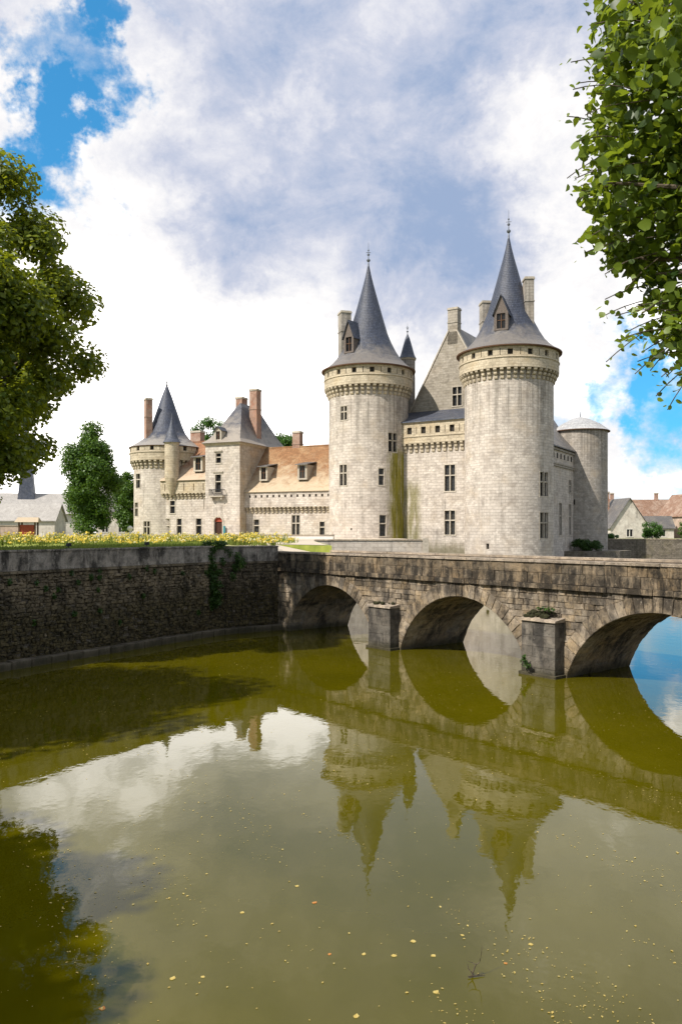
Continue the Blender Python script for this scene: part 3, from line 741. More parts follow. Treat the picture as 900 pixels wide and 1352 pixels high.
def quads_mesh(name, V, F, m, var=None):
    me = bpy.data.meshes.new(name); me.vertices.add(len(V)); me.vertices.foreach_set('co', V.astype(np.float32).ravel())
    nf = len(F); k = F.shape[1]; me.loops.add(nf*k); me.loops.foreach_set('vertex_index', F.astype(np.int32).ravel())
    me.polygons.add(nf); me.polygons.foreach_set('loop_start', np.arange(0, nf*k, k, dtype=np.int32)); me.polygons.foreach_set('loop_total', np.full(nf, k, np.int32))
    me.update(calc_edges=True)
    at = me.attributes.new('var', 'FLOAT', 'FACE'); at.data.foreach_set('value', (nrg.random(nf) if var is None else var).astype(np.float32))
    me.materials.append(M[m]); return me
def rand_unit(n):
    v = nrg.normal(size=(n, 3)); return v/np.linalg.norm(v, axis=1, keepdims=True)
def cloud(clumps, n, smin, smax, up=.5, shell=.45, asp=.65, shape='quad'):
    """leaves spread through the outer part of many ellipsoid clumps"""
    C = np.array([c[0] for c in clumps], float); Rr = np.array([c[1] if hasattr(c[1], '__len__') else (c[1],)*3 for c in clumps], float)
    w = (Rr[:, 0]*Rr[:, 1]*Rr[:, 2])**.6; w /= w.sum(); idx = nrg.choice(len(C), n, p=w)
    d = rand_unit(n); rad = nrg.random(n)**shell
    off = d*Rr[idx]*rad[:, None]; pos = C[idx]+off
    nm = d*.7+np.array([0, 0, up])+nrg.normal(size=(n, 3))*.55
    size = nrg.uniform(smin, smax, n)
    V, F = leaf_arrays(pos, nm, size, asp, shape)
    return V, F, pos, nm, size
for xp, zt in ((0, 2.05), (SP, 2.2)):
    rb = MB()
    for k in range(26 if xp else 10):
        cx, cy, r_ = xp+rng.uniform(-.75, .65), rng.uniform(-.5, -.06), rng.uniform(.05, .15); cz = zt+.2+max(0, .5+cy)*(.42 if xp else .12)+rng.uniform(0, .05)
        L = []
        for q in range(4):
            a = math.pi*q/3; L.append([(cx+max(.01, r_*math.sin(a))*math.cos(2*math.pi*k2/7)*rng.uniform(.8, 1.2), cy+max(.01, r_*math.sin(a))*math.sin(2*math.pi*k2/7)*rng.uniform(.8, 1.2), cz-r_*.7*math.cos(a)) for k2 in range(7)])
        rb.loops(L)
    kind(rb.build('cap_rubble', 'moss_clump', br), 'stuff')
V, F, *_ = cloud([((SP-.45, -.95, .62), (.16, .12, .26)), ((SP-.3, -.9, .45), (.1, .1, .16)), ((SP+.2, -.35, 2.75), (.5, .15, .10))], 260, .06, .14)
kind(put('fern', quads_mesh('fern', V, F, 'ivy_leaf'), br), 'stuff')

# ------------------------------------------------------------------ castle: donjon
ROOFP = [(6.85, 29.25), (6.2, 29.6), (5.5, 30.15), (4.7, 31.0), (4.0, 32.1), (3.35, 33.4), (2.75, 34.9), (2.0, 37.5), (1.3, 40.0), (.75, 42.0), (.4, 43.4), (.12, 44.8)]
T1 = round_tower('donjon_tower', 'round tower with green algae streak, left of the two tall blue-roofed towers', 4.0, 116.0, 5.75, -1, 25.15, 26.5, 29.1, ROOFP,
    [(-3.45, 21.7, 1.1, 1.9, 'cross'), (3.4, 17.2, 1.5, 2.6, 'cross'), (-3.55, 12.5, 1.25, 2.9, 'cross'), (1.78, 12.5, .8, 2.3, 'transom'), (2.0, 5.4, 1.0, 2.9, 'transom'), (-2.4, 6.2, .25, .3, 'slot')],
    'limestone_mossy_tower', 16, 46, 48.2, group='donjon towers', slotphase=.5)
T2 = round_tower('donjon_tower', 'tallest round tower, right of the pair, with dormer and two chimneys', 22.1, 105.0, 5.75, -1, 25.15, 26.5, 29.1, ROOFP,
    [(4.4, 10.5, 1.55, 3.0, 'cross'), (4.4, 5.2, 1.55, 3.2, 'cross'), (-2.6, 3.8, .4, .7, 'slot')],
    'limestone_tall', 16, 46, 48.5, group='donjon towers', slotphase=.2)
def roof_r(z, prof=ROOFP):
    for (r0, z0), (r1, z1) in zip(prof, prof[1:]):
        if z0 <= z <= z1: return r0+(r1-r0)*(z-z0)/(z1-z0)
    return 1
def on_roof(t, a, zb, w, h, dep, ph):
    r_ = roof_r(zb)+.05; dormer(t, r_*math.sin(a), -r_*math.cos(a), zb, w, h, dep, a, 'grey_timber', 'slate', ph)
on_roof(T1, -.66, 31.3, 1.75, 2.4, 3.2, 2.2)
on_roof(T2, -.22, 31.6, 1.8, 2.3, 2.6, 2.2)
chimney(T1, -3.45, -.5, 30.5, 37.6, 1.5, 1.8, 'grey_limestone', .3)
chimney(T2, -3.0, 1.6, 30, 36.6, 1.35, 1.7, 'grey_limestone', .3)
chimney(T2, 2.5, -1.2, 31, 38.6, 1.15, 1.5, 'grey_limestone', .2)
# small stair turret behind the left tower
st = thing('stair_turret', 'slim stair turret with pointed slate cap just right of the algae-streaked tower', 'turret', (10.1, 121, 0), -.08)
mb = MB(); mb.lathe([(1.15, 20), (1.15, 32.2)], 24); mb.build('turret_wall', 'grey_limestone', st, True)
mb = MB(); mb.lathe([(1.15, 32.0), (1.28, 32.1), (1.28, 32.35), (1.15, 32.4)], 24); mb.build('cornice', 'corbel_stone', st, True)
mb = MB(); mb.lathe([(1.35, 32.3), (1.05, 32.9), (.7, 34.2), (.35, 35.4), (.06, 36.1)], 24); mb.build('roof', 'slate', st, True)
finial(st, 35.9, 37.8, .6)
# front wall and hall, local x from left tower axis to right tower axis
DV = Vector((18.1, -11.0)); DL = DV.length; DRZ = math.atan2(DV.y, DV.x)
DJ = thing('donjon_hall', 'great hall with steep stone gable between the two tall round towers', 'building', (4.0, 116.0, 0), DRZ)
make_wall(DJ, 'wall', 'limestone_mossy_wall', plane(0), 3, DL-3, -1, 18.5, [(12.8, 11.6, 1.55, 3.6, 'cross'), (12.8, 5.6, 1.55, 3.3, 'cross')])
f = plane(-.55)
make_wall(DJ, 'parapet', 'parapet_stone', f, 3, DL-3, 18.4, 21.2, [(6.9+k*2.15, 19.7, .72, .95, 'hole') for k in range(5)]+[(8.0+k*2.15, 19.7, .1, 1.0, 'slot') for k in range(4)], depth=.3)
mb = MB(); mb.box(3, DL-3, -.55, .3, 18.38, 18.4); mb.build('parapet_floor', 'parapet_stone', DJ)
x = 5.2
while x < DL-4.5: put('corbel', corb_d if 'corb_d' in globals() else globals().setdefault('corb_d', corbel_mesh(.53, 1.3, .42)), DJ, (x, .0, 17.1)); x += .86
mb = MB(); mb.box(3, DL-3, -.64, -.5, 19.28, 19.4); mb.box(3, DL-3, -.68, -.4, 21.2, 21.34); mb.build('string_course', 'corbel_stone', DJ)
mb = MB(); mb.hexa([(3, -.8, 21.3), (DL-3, -.8, 21.3), (3, 5.2, 23.6), (DL-3, 5.2, 23.6), (3, -.8, 21.45), (DL-3, -.8, 21.45), (3, 5.2, 23.75), (DL-3, 5.2, 23.75)]); mb.build('walkway_roof', 'slate', DJ)
# gable wall with window opening
GA, GB, GC, GZ, GT = 3.9, 18.2, 11.05, 23.0, 36.1
mb = MB(); GY = 5.0
ops = [(11.05, 12.45, 24.1, 26.8)]
def ghw(z_): return (GT-z_)/(GT-GZ)*(GC-GA)
zl = [GZ, 24.1, 26.8, 29, 31, 33, 34.8]
for a, b in zip(zl, zl[1:]):
    la, lb, ra, rb_ = GC-ghw(a), GC-ghw(b), GC+ghw(a), GC+ghw(b)
    if a == 24.1:
        q = [(la, a), (ops[0][0], a), (ops[0][0], b), (lb, b)]; mb.poly([(x_, GY, z_) for x_, z_ in q], q)
        q = [(ops[0][1], a), (ra, a), (rb_, b), (ops[0][1], b)]; mb.poly([(x_, GY, z_) for x_, z_ in q], q)
    else:
        q = [(la, a), (ra, a), (rb_, b), (lb, b)]; mb.poly([(x_, GY, z_) for x_, z_ in q], q)
a, b, c, d = ops[0]
for (p_, q_) in (((a, c), (b, c)), ((b, c), (b, d)), ((b, d), (a, d)), ((a, d), (a, c))): mb.poly([(p_[0], GY, p_[1]), (q_[0], GY, q_[1]), (q_[0], GY+.4, q_[1]), (p_[0], GY+.4, p_[1])])
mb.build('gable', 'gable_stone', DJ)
window(DJ, plane(GY), ops[0], 'cross')
mb = MB()
for sx in (-1, 1):      # gable coping
    A = [(GC+sx*(ghw(GZ)+.12), GZ), (GC+sx*(ghw(35.0)+.12), 35.0), (GC+sx*(ghw(35.0)-.05), 35.0), (GC+sx*(ghw(GZ)-.05), GZ)]
    mb.slab(A, (FL, GY-.12), GY+.5, .0)
mb.build('gable_coping', 'carved_stone', DJ)
chimney(DJ, GC, GY+.65, 33.0, 38.0, 1.5, 1.3, 'gable_stone')
mb = MB()
for sx in (-1, 1):
    mb.poly([(GC+sx*ghw(GZ), GY+.05, GZ), (GC+sx*ghw(GZ), 36, GZ), (GC, 31, GT-.25), (GC, GY+.05, GT-.25)])
mb.poly([(GC-ghw(GZ), 36, GZ), (GC+ghw(GZ), 36, GZ), (GC, 31, GT-.25)])
mb.build('roof', 'old_slate', DJ)
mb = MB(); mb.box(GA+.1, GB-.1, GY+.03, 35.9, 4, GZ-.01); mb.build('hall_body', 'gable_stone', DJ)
# flank from the right tower to the squat tower
FX = DL
make_wall(DJ, 'flank_wall', 'limestone', xplane(FX, 1), 3, 35, -1, 19.2, [(29.5, 5.5, 1.3, 5.0, 'transom'), (24, 5.5, 1.3, 5.0, 'transom'), (29.5, 12.4, 1.2, 2.0, 'transom'), (18, 12, 1.3, 2.4, 'cross')])
mb = MB(); mb.box(FX-.3, FX+.22, 4, 34.5, 16.2, 16.5); mb.box(FX-.3, FX+.32, 4, 34.5, 16.5, 16.75); mb.box(FX-.3, FX+.25, 4, 34.5, 18.7, 19.0); mb.build('flank_cornice', 'grey_limestone', DJ)
for k in range(14): mb = MB(); mb.box(FX-.1, FX+.06, 6+k*2, 6.5+k*2, 17.5, 18.3); mb.build('flank_slot', 'dark_interior', DJ)
mb = MB(); mb.hexa([(FX+.5, 3, 19.1), (FX+.5, 35, 19.1), (GB-.2, 3, 23.2), (GB-.2, 35, 23.2), (FX+.5, 3, 19.3), (FX+.5, 35, 19.3), (GB-.2, 3, 23.4), (GB-.2, 35, 23.4)]); mb.build('flank_roof', 'old_slate', DJ)
# squat tower
q3 = (40.8, 135.8)
T3 = thing('squat_tower', 'squat round stone tower with low grey cone, rightmost of the castle', 'tower', (*q3, 0), -math.asin(q3[0]/math.hypot(*q3)))
make_wall(T3, 'tower_wall', 'grey_limestone', cyl(4.45), -math.pi*4.45, math.pi*4.45, -1, 23.0, [(-1.0, 10.5, .3, .9, 'slot')], du=.7)
mb = MB(); mb.lathe([(4.3, 22.95), (4.86, 22.95), (4.86, 23.08)], 64); mb.build('eave', 'timber', T3, True)
mb = MB(); mb.lathe([(4.86, 23.07), (3.2, 24.35), (1.5, 25.2), (.12, 25.6)], 64); mb.build('roof', 'lead_roof', T3, True)
mb = MB(); mb.lathe([(.1, 25.5), (.06, 26.1), (.02, 26.6)], 8); mb.build('finial', 'lead', T3, True)

# ------------------------------------------------------------------ castle: gatehouse and ranges
GO = (-21.2, 124.5, 0); GRZ = math.atan2(-.402, .916); GW, GD, GE = 6.22, 15.6, 19.75
G = thing('gatehouse', 'square gatehouse with swept slate roof, brick chimneys and red arched doorway', 'building', GO, GRZ)
dx = 2.35
fo = [(dx-.75, dx+.75, 5.0, 8.2)]
mb = MB(); f = plane(0)
wl = [(2.35, 12.15, 1.05, 2.75, 'transom'), (2.4, 16.7, .95, 1.5, 'transom')]
ops = [(u-w/2, u+w/2, z, z+h) for u, z, w, h, s in wl]
grid_wall(mb, f, 0, GW, 3, GE, ops+fo, .4, .8); o = mb.build('front_wall', 'limestone', G)
for op, wi in zip(ops, wl): window(G, f, op, wi[4], .4)
make_wall(G, 'side_wall', 'warm_limestone', xplane(GW, 1), 0, GD, 3, GE, [])
make_wall(G, 'side_wall', 'warm_limestone', xplane(0, -1), 0, GD, 3, GE, [])
mb = MB(); mb.box(0, GW, GD-.3, GD, 3, GE); mb.build('back_wall', 'warm_limestone', G)
door = MB(); door.box(dx-.8, dx+.8, .36, .44, 5, 8.25); dd = door.build('door', 'door_dark', G)
db = MB()
for k in range(1, 4): db.box(dx-.8+k*.4-.02, dx-.8+k*.4+.02, .33, .36, 5, 8.1)
db.build('door_batten', 'timber', dd)
ar = MB(); n = 10   # red lunette in the arched head, with stone surround
pts = [(dx+.75*math.cos(math.pi*k/n), 7.55+.75*math.sin(math.pi*k/n)) for k in range(n+1)]
ar.slab(pts, (FL, .25), .35, 0); ar.build('lunette', 'door_red', dd)
for k in range(9):
    a0, a1 = math.pi*k/9, math.pi*(k+1)/9
    q = [(dx+r_*math.cos(a), 7.55+r_*math.sin(a)) for r_, a in ((.76, a0+.01), (1.05, a0+.01), (1.05, a1-.01), (.76, a1-.01))]
    stone_piece(G, 'door_voussoir', 'carved_stone', q, -.06, .2, .015, FL)
sp = MB()
for sx in (-1, 1):
    sp.slab([(dx+sx*.76, 7.55)]+[(dx+sx*.76*math.cos(math.pi/2*k/6), 7.55+.76*math.sin(math.pi/2*k/6)) for k in range(1, 7)]+[(dx, 8.5), (dx+sx*.8, 8.5)], (FL, .02), .24, 0)
    sp.box(dx+sx*.9-.15, dx+sx*.9+.15, -.05, .1, 4.6, 7.55)
sp.build('door_jamb', 'carved_stone', G)
bl = MB(); bl.box(dx-1.25, dx+1.25, -.75, 0, 11.4, 11.6); bl.box(dx-1.0, dx-.75, -.6, 0, 11.0, 11.4); bl.box(dx+.75, dx+1.0, -.6, 0, 11.0, 11.4); bb_ = bl.build('balcony', 'carved_stone', G)
rl = MB()
for k in range(14): x = dx-1.2+k*2.4/13; rl.box(x-.03, x+.03, -.72, -.66, 11.6, 12.5)
rl.box(dx-1.25, dx+1.25, -.74, -.64, 12.5, 12.58)
for sx in (-1.22, 1.22): rl.box(dx+sx-.03, dx+sx+.03, -.66, 0, 12.49, 12.57)
rl.build('railing', 'iron', bb_)
mb = MB(); mb.box(dx-.9, dx+.9, -.16, 0, 15.2, 15.4); mb.box(dx-.75, dx+.75, -.2, 0, 18.45, 18.65); mb.build('hood_mould', 'carved_stone', G)
cn = MB()
for a, b, c in ((.12, GE-.3, GE-.12), (.28, GE-.12, GE+.06)): cn.box(-a, GW+a, -a, GD+a, b, c)
cn.build('cornice', 'corbel_stone', G)
def rect_loop(x0, x1, y0, y1, z): return [(x0, y0, z), (x1, y0, z), (x1, y1, z), (x0, y1, z)]
rf = MB(); L = []
for ins, z in ((-.5, GE+.05), (.25, GE+.75), (.85, GE+1.9), (1.7, GE+4.0), (2.6, GE+6.3)):
    yi = ins*1.9 if ins > 0 else ins
    L.append(rect_loop(ins, GW-ins, yi, GD-yi, z))
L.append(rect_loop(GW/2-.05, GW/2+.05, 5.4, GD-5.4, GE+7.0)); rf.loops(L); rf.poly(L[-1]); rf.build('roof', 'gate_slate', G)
rf = MB(); rf.box(-.48, GW+.48, -.48, GD+.48, GE+.062, GE+.075); rf.build('eave', 'timber', G)
chimney(G, 5.0, 6.9, GE+1.0, GE+9.0, 1.35, 1.5, 'brick')
chimney(G, 2.0, 7.6, GE+3, GE+8.0, 1.2, 1.8, 'brick')
dormer(G, 2.2, .15, GE+.35, 1.25, 1.7, 2.2, 0, 'carved_stone', 'slate', .55, pent=False)
mb = MB(); mb.box(0, .36, -.12, 0, 5.06, 6.9); mb.box(.02, .34, -.15, -.12, 5.4, 6.8)
nb = tag(mb.build('notice_board', 'teal_board'), 'teal notice board standing at the right of the red gatehouse doorway', 'sign')
nb.location = (GO[0]+(dx+1.05)*.916-.1*.402*1, GO[1]-(dx+1.05)*.402-.2, 0); nb.rotation_euler.z = GRZ
def range_block(name, label, x0, x1, y0, ztop, zcb, ridge, ry, wins, nholes, holez, doors, roofm, wm='limestone', pm='parapet_stone', hole_w=.34, slits=False):
    t = thing(name, label, 'building', GO, GRZ)
    make_wall(t, 'wall', wm, plane(y0), x0, x1, 3, zcb+.9, wins)
    fo = y0-.5
    hs = [(x0+.9+k*(x1-x0-1.6)/(nholes-1), holez, hole_w, (1.1 if slits else .4), 'slot') for k in range(nholes)]
    make_wall(t, 'parapet', pm, plane(fo), x0, x1, zcb+.85, ztop, hs, depth=.3)
    mb = MB(); mb.box(x0, x1, fo, y0+.2, zcb+.83, zcb+.85); mb.build('parapet_floor', pm, t)
    mb = MB(); mb.box(x0, x1, fo-.07, fo+.2, ztop, ztop+.13); mb.build('coping', 'corbel_stone', t)
    x = x0+.35
    while x < x1-.2: put('corbel', CORB_W, t, (x, y0, zcb-.1)); x += .72
    mb = MB(); y2 = ry*2-y0
    P = [(fo-.25, ztop+.1), (fo+1.0, ztop+1.25), (ry, ridge)]; Q = [(ry, ridge), (y2, ztop+.1)]
    for A in (P, Q):
        for (ya, za), (yb, zb) in zip(A, A[1:]):
            nseg = 10; L = []
            for yy, zz in ((ya, za), (yb, zb)): L.append([(x0+(x1-x0)*k/nseg, yy, zz) for k in range(nseg+1)])
            mb.loops(L, False)
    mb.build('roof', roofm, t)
    mb = MB(); mb.box(x0, x1, ry-.14, ry+.14, ridge-.06, ridge+.12); mb.build('ridge_tile', roofm, t)
    mb = MB()
    for xx in (x0+.01, x1-.01): mb.poly([(xx, y0+.05, 3), (xx, y2, 3), (xx, y2, ztop), (xx, ry, ridge-.1), (xx, y0+.05, ztop)])
    mb.poly([(x0, y2, 3), (x1, y2, 3), (x1, y2, ztop+.05), (x0, y2, ztop+.05)]); mb.build('end_wall', wm, t)
    for (dx_, z_, w_, h_) in doors:
        k = (z_-ztop-1.25)/(ridge-ztop-1.25); y_ = fo+1.0+(ry-fo-1.0)*max(0, k)-.5
        dormer(t, dx_, y_, z_, w_, h_, 3.0, 0, 'carved_stone', 'old_slate', .55, pent=True)
    return t
RR = range_block('curtain_range', 'long range with orange tiled roof between the gatehouse and the round towers', GW, 22.2, 2.0, 12.0, 8.95, 19.6, 8.2,
    [(8.0, 5.6, .95, 2.3, 'transom'), (14.8, 5.5, 1.3, 3.0, 'cross'), (19.2, 5.5, .8, 2.0, 'transom')], 15, 11.25, [(8.9, 13.9, 1.4, 2.2), (15.6, 13.9, 1.6, 2.3)], 'clay_tile', pm='limestone')
chimney(RR, 11.8, 8.6, 17, 21.8, 1.3, 1.2, 'brick')
RL = range_block('short_range', 'short range with slit parapet between the gatehouse and the far left tower', -8.9, 0, 1.0, 14.1, 11.35, 21.0, 6.6,
    [(-6.9, 9.0, .95, 2.0, 'transom'), (-7.9, 5.4, .9, 2.7, 'transom'), (-5.6, 5.4, .9, 2.7, 'transom'), (-1.9, 5.4, 1.0, 2.7, 'transom'), (-.9, 9.6, .14, 1.6, 'slot')], 5, 12.55, [(-2.2, 15.6, 1.7, 2.3)], 'short_tile', pm='parapet_stone', hole_w=.16, slits=True)
chimney(RL, -6.3, 7.2, 18, 22.6, 2.0, 1.3, 'brick')
ROOF4 = [(6.25, 20.0), (5.0, 20.75), (3.9, 21.5), (3.1, 22.5), (2.5, 23.9), (1.75, 26.1), (.9, 28.6), (.14, 30.6)]
T4 = round_tower('corner_tower', 'round corner tower with dark cone and brick chimney, far left of the castle', -29.3, 134.0, 5.4, 3, 16.3, 17.65, 19.9, ROOF4,
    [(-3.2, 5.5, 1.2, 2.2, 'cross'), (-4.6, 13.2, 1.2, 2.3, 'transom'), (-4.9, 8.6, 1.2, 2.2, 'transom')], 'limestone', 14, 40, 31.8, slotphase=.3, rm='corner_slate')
chimney(T4, -3.0, -1.6, 20.2, 27.8, 1.05, 1.3, 'brick', .3)
pt = thing('pepperpot_turret', 'small pepperpot turret with blue slate cap beside the far left round tower', 'turret', (-27.1, 127.6, 0), .2)
mb = MB(); mb.lathe([(.15, 11.8), (.6, 12.8), (.95, 13.9), (1.12, 14.6), (1.12, 20.3)], 24); mb.build('turret_wall', 'parapet_stone', pt, True)
mb = MB(); mb.lathe([(1.12, 20.0), (1.25, 20.1), (1.25, 20.35), (1.12, 20.4)], 24); mb.build('cornice', 'corbel_stone', pt, True)
mb = MB(); mb.lathe([(1.42, 20.3), (1.05, 20.9), (.62, 22.2), (.07, 24.2)], 24); mb.build('roof', 'slate', pt, True)
mb = MB(); mb.lathe([(.06, 24.1), (.03, 25.0)], 8); mb.build('finial', 'lead', pt)

# ------------------------------------------------------------------ low walls, urn, well
def low_wall(name, label, p0, p1, z0, z1, th, m, piece=1.6):
    dx_, dy_ = p1[0]-p0[0], p1[1]-p0[1]; L = math.hypot(dx_, dy_)
    t = thing(name, label, 'wall', (*p0, 0), math.atan2(dy_, dx_))
    mb = MB(); mb.box(0, L, 0, th, z0, z1-.13); mb.build('wall_body', m, t)
    x = 0
    while x < L-.05:
        w = min(rng.uniform(.8, 1.2)*piece, L-x); w = L-x if L-x-w < .3 else w
        q = MB(); q.slab([(x+.006, z1-.13), (x+w-.006, z1-.13), (x+w-.006, z1), (x+.006, z1)], (FL, -.08), th+.08, .02); q.build('coping_slab', 'coping_stone', t); x += w
    return t
fw = low_wall('forecourt_wall', 'low pale stone wall with coping in front of the algae-streaked tower', (-2.7, 80), (8.6, 80), -1, 5.2, .5, 'limestone', 1.4)
mb = MB(); mb.box(10.9, 11.5, -.12, .6, -1, 5.32); mb.build('end_pillar', 'carved_stone', fw)
low_wall('forecourt_side_wall', 'stone wall dropping into the moat behind the bridge end', (8.6, 80.5), (8.7, 111), -1, 5.05, .5, 'grey_limestone', 3)
low_wall('terrace_wall', 'long low pale terrace wall behind the yellow flowers', (-29, 112), (-1, 101), 4.5, 5.62, .4, 'white_stone', 1.8)
low_wall('far_moat_wall', 'dark far moat wall under the town houses at the right', (44, 140.2), (151, 127.2), -1, 4.8, .7, 'far_wall_stone', 3)
low_wall('garden_wall', 'brown garden wall at the far left edge below the church roof', (-60, 122), (-49, 122), 4.5, 7.0, .4, 'town_pink', 2)
u = thing('stone_urn', 'small white stone urn on a pedestal in front of the far left tower', 'urn', (-29.6, 111.8, 0))
mb = MB(); mb.box(-.35, .35, -.35, .35, 4.9, 5.75); mb.box(-.42, .42, -.42, .42, 5.75, 5.87); mb.build('pedestal', 'white_stone', u)
mb = MB(); mb.lathe([(.2, 5.87), (.12, 6.0), (.3, 6.2), (.42, 6.45), (.36, 6.6), (.3, 6.7), (.06, 6.85)], 16); mb.build('vase', 'white_stone', u, True)
w = thing('garden_shelter', 'small open timber shelter with tiled roof at the left garden', 'shelter', (-41.2, 105, 0), .15)
for sx in (-1, 1):
    for sy in (-1, 1): mb = MB(); mb.box(sx*1.0-.09, sx*1.0+.09, sy*.8-.09, sy*.8+.09, 4.9, 7.3); mb.build('post', 'timber', w)
mb = MB(); mb.hexa([(-1.5, -1.3, 7.25), (1.5, -1.3, 7.25), (-1.5, 1.3, 7.25), (1.5, 1.3, 7.25), (-1.3, -.1, 7.9), (1.3, -.1, 7.9), (-1.3, .1, 7.9), (1.3, .1, 7.9)]); mb.build('roof', 'clay_tile', w)
mb = MB(); mb.box(-.9, .9, -.78, -.7, 5.3, 6.9); mb.build('panel', 'door_red', w)
for i, (x, y) in enumerate(((-13.35, 39.0), (-10.6, 43.4))):
    fl = thing('floodlight', ('small dark floodlight on the moat wall coping nearer the left edge', 'small dark floodlight on the moat wall coping nearer the ivy')[i], 'lamp', (x, y, 5.1), 1.0, 'floodlights on the moat wall')
    mb = MB(); mb.box(-.1, .1, -.07, .07, 0, .05); mb.box(-.02, .02, -.02, .02, .05, .12); mb.build('bracket', 'iron', fl)
    mb = MB(); mb.hexa([(-.12, -.08, .12), (.12, -.08, .12), (-.09, .08, .12), (.09, .08, .12), (-.12, -.1, .28), (.12, -.1, .28), (-.09, .06, .28), (.09, .06, .28)]); mb.build('housing', 'iron', fl)

# ------------------------------------------------------------------ church, far houses
ch = thing('church', 'pale-roofed church with dark slate belfry behind the leaves at the left', 'church', (-84, 205, 0), .25)
mb = MB(); mb.box(-22, 18, -6, 6, 4, 11); mb.build('wall', 'town_plaster', ch)
mb = MB(); mb.loops([[(-22.5, -6.8, 10.6), (-22.5, 0, 16.0), (-22.5, 6.8, 10.6)], [(18.5, -6.8, 10.6), (18.5, 0, 16.0), (18.5, 6.8, 10.6)]], False); mb.poly([(18.4, -6, 11), (18.4, 6, 11), (18.4, 0, 15.9)]); mb.build('roof', 'pale_roof', ch)
sp = MB(); Lp = []
for hw, z in ((2.3, 12), (1.8, 17), (1.45, 21), (1.45, 24.6), (1.7, 24.7), (.9, 28), (.05, 36)): Lp.append(rect_loop(3-hw, 3+hw, -hw, hw, z))
sp.loops(Lp, True, False, True); sp.build('belfry', 'slate', ch)
for k in range(5):
    mb = MB(); mb.box(-18+k*7, -16.6+k*7, -6.06, -5.9, 6, 9.6); mb.build('window', 'window_glass', ch)
def house(label, x, y, w, d, ze, zr, rz, wm, rm, wins=(), chim=(), name='house', z0=4, gable_front=False):
    h = thing(name, label, 'house', (x, y, 0), rz)
    ops = [(wx, wz, ww, wh, 'mullion') for wx, wz, ww, wh in wins]
    make_wall(h, 'wall', wm, plane(-d/2), -w/2, w/2, z0, ze, ops, 2, .2, 'white_stone')
    mb = MB()
    for xx in (-w/2, w/2): mb.poly([(xx, -d/2, z0), (xx, d/2, z0), (xx, d/2, ze), (xx, -d/2, ze)])
    mb.poly([(-w/2, d/2, z0), (w/2, d/2, z0), (w/2, d/2, ze), (-w/2, d/2, ze)])
    if gable_front: mb.poly([(-w/2, -d/2, ze), (w/2, -d/2, ze), (0, -d/2, zr)]); mb.poly([(-w/2, d/2, ze), (w/2, d/2, ze), (0, d/2, zr)])
    else:
        for xx in (-w/2, w/2): mb.poly([(xx, -d/2, ze), (xx, d/2, ze), (xx, 0, zr)])
    mb.build('side_wall', wm, h)
    rf = MB(); o_ = .35
    if gable_front:
        k = (zr-ze)/(w/2)
        for sx in (-1, 1):
            A = [(0, -d/2-o_, zr), (0, d/2+o_, zr), (sx*(w/2+o_), d/2+o_, ze-o_*k), (sx*(w/2+o_), -d/2-o_, ze-o_*k)]; rf.loops([A, [(a, b, c+.18) for a, b, c in A]], True, True, True)
    else:
        k = (zr-ze)/(d/2)
        for sy in (-1, 1):
            A = [(-w/2-o_, 0, zr), (w/2+o_, 0, zr), (w/2+o_, sy*(d/2+o_), ze-o_*k), (-w/2-o_, sy*(d/2+o_), ze-o_*k)]; rf.loops([A, [(a, b, c+.18) for a, b, c in A]], True, True, True)
    rf.build('roof', rm, h)
    for cx, cy in chim: chimney(h, cx, cy, ze, zr+1.6, .9, .7, 'brick')
    return h
house('white house with grey roof seen between the round dark tree and the castle', -47.5, 172, 9, 8, 10.5, 15.2, .1, 'town_plaster', 'old_slate', [(-2.6, 6, 1.2, 2), (0.8, 6, 1.2, 2), (2.6, 11.2-4, 1.0, 1.9)], [(3, 0)])
house('low pale outbuilding roof left of the round dark tree', -62, 150, 18, 7, 8.2, 11.2, .05, 'town_plaster', 'pale_roof', [(-4, 5.5, 1, 1.4), (2, 5.5, 1, 1.4)], [(-6, 0)])
house('white house with steep gable front nearest the squat tower', 65, 185, 9, 9, 7.2, 13.6, .1, 'town_plaster', 'old_slate', [(0, 5, 1.4, 1.6)], [(-2, 3)], gable_front=True)
house('long pink-roofed house behind the round green bush', 77, 205, 16, 9, 9.2, 14.2, -.1, 'town_pink', 'town_tile', [(-5, 5.4, 1.2, 1.8), (-2, 5.4, 1.2, 1.8), (3, 5.4, 1.2, 1.8)], [(4, 0)])
house('pink gabled house at the right edge of the town row', 83, 192, 8, 10, 10, 15.0, .2, 'town_pink', 'town_tile', [(-1.8, 5.6, 1, 1.7), (1.6, 5.6, 1, 1.7), (0, 9.6-1.8, .9, 1.5)], [(2, 2)], gable_front=True)
house('tan house with brown roof furthest right behind the bush', 98, 205, 14, 9, 10, 15.2, 0, 'town_pink', 'old_slate', [(-4, 6, 1.2, 1.8)], [(-4, 0)])
house('house with long red roof ridge behind the white gable', 70, 226, 22, 10, 11, 15.2, .05, 'town_plaster', 'town_tile', [], [(-6, 0), (7, 0)])
house('low house with white awning beside the white gable', 73.5, 188, 8, 6, 7.0, 9.6, -.1, 'town_plaster', 'old_slate', [(-2, 5, 1.4, 1.5), (1.4, 5, 1.4, 1.5)], [])

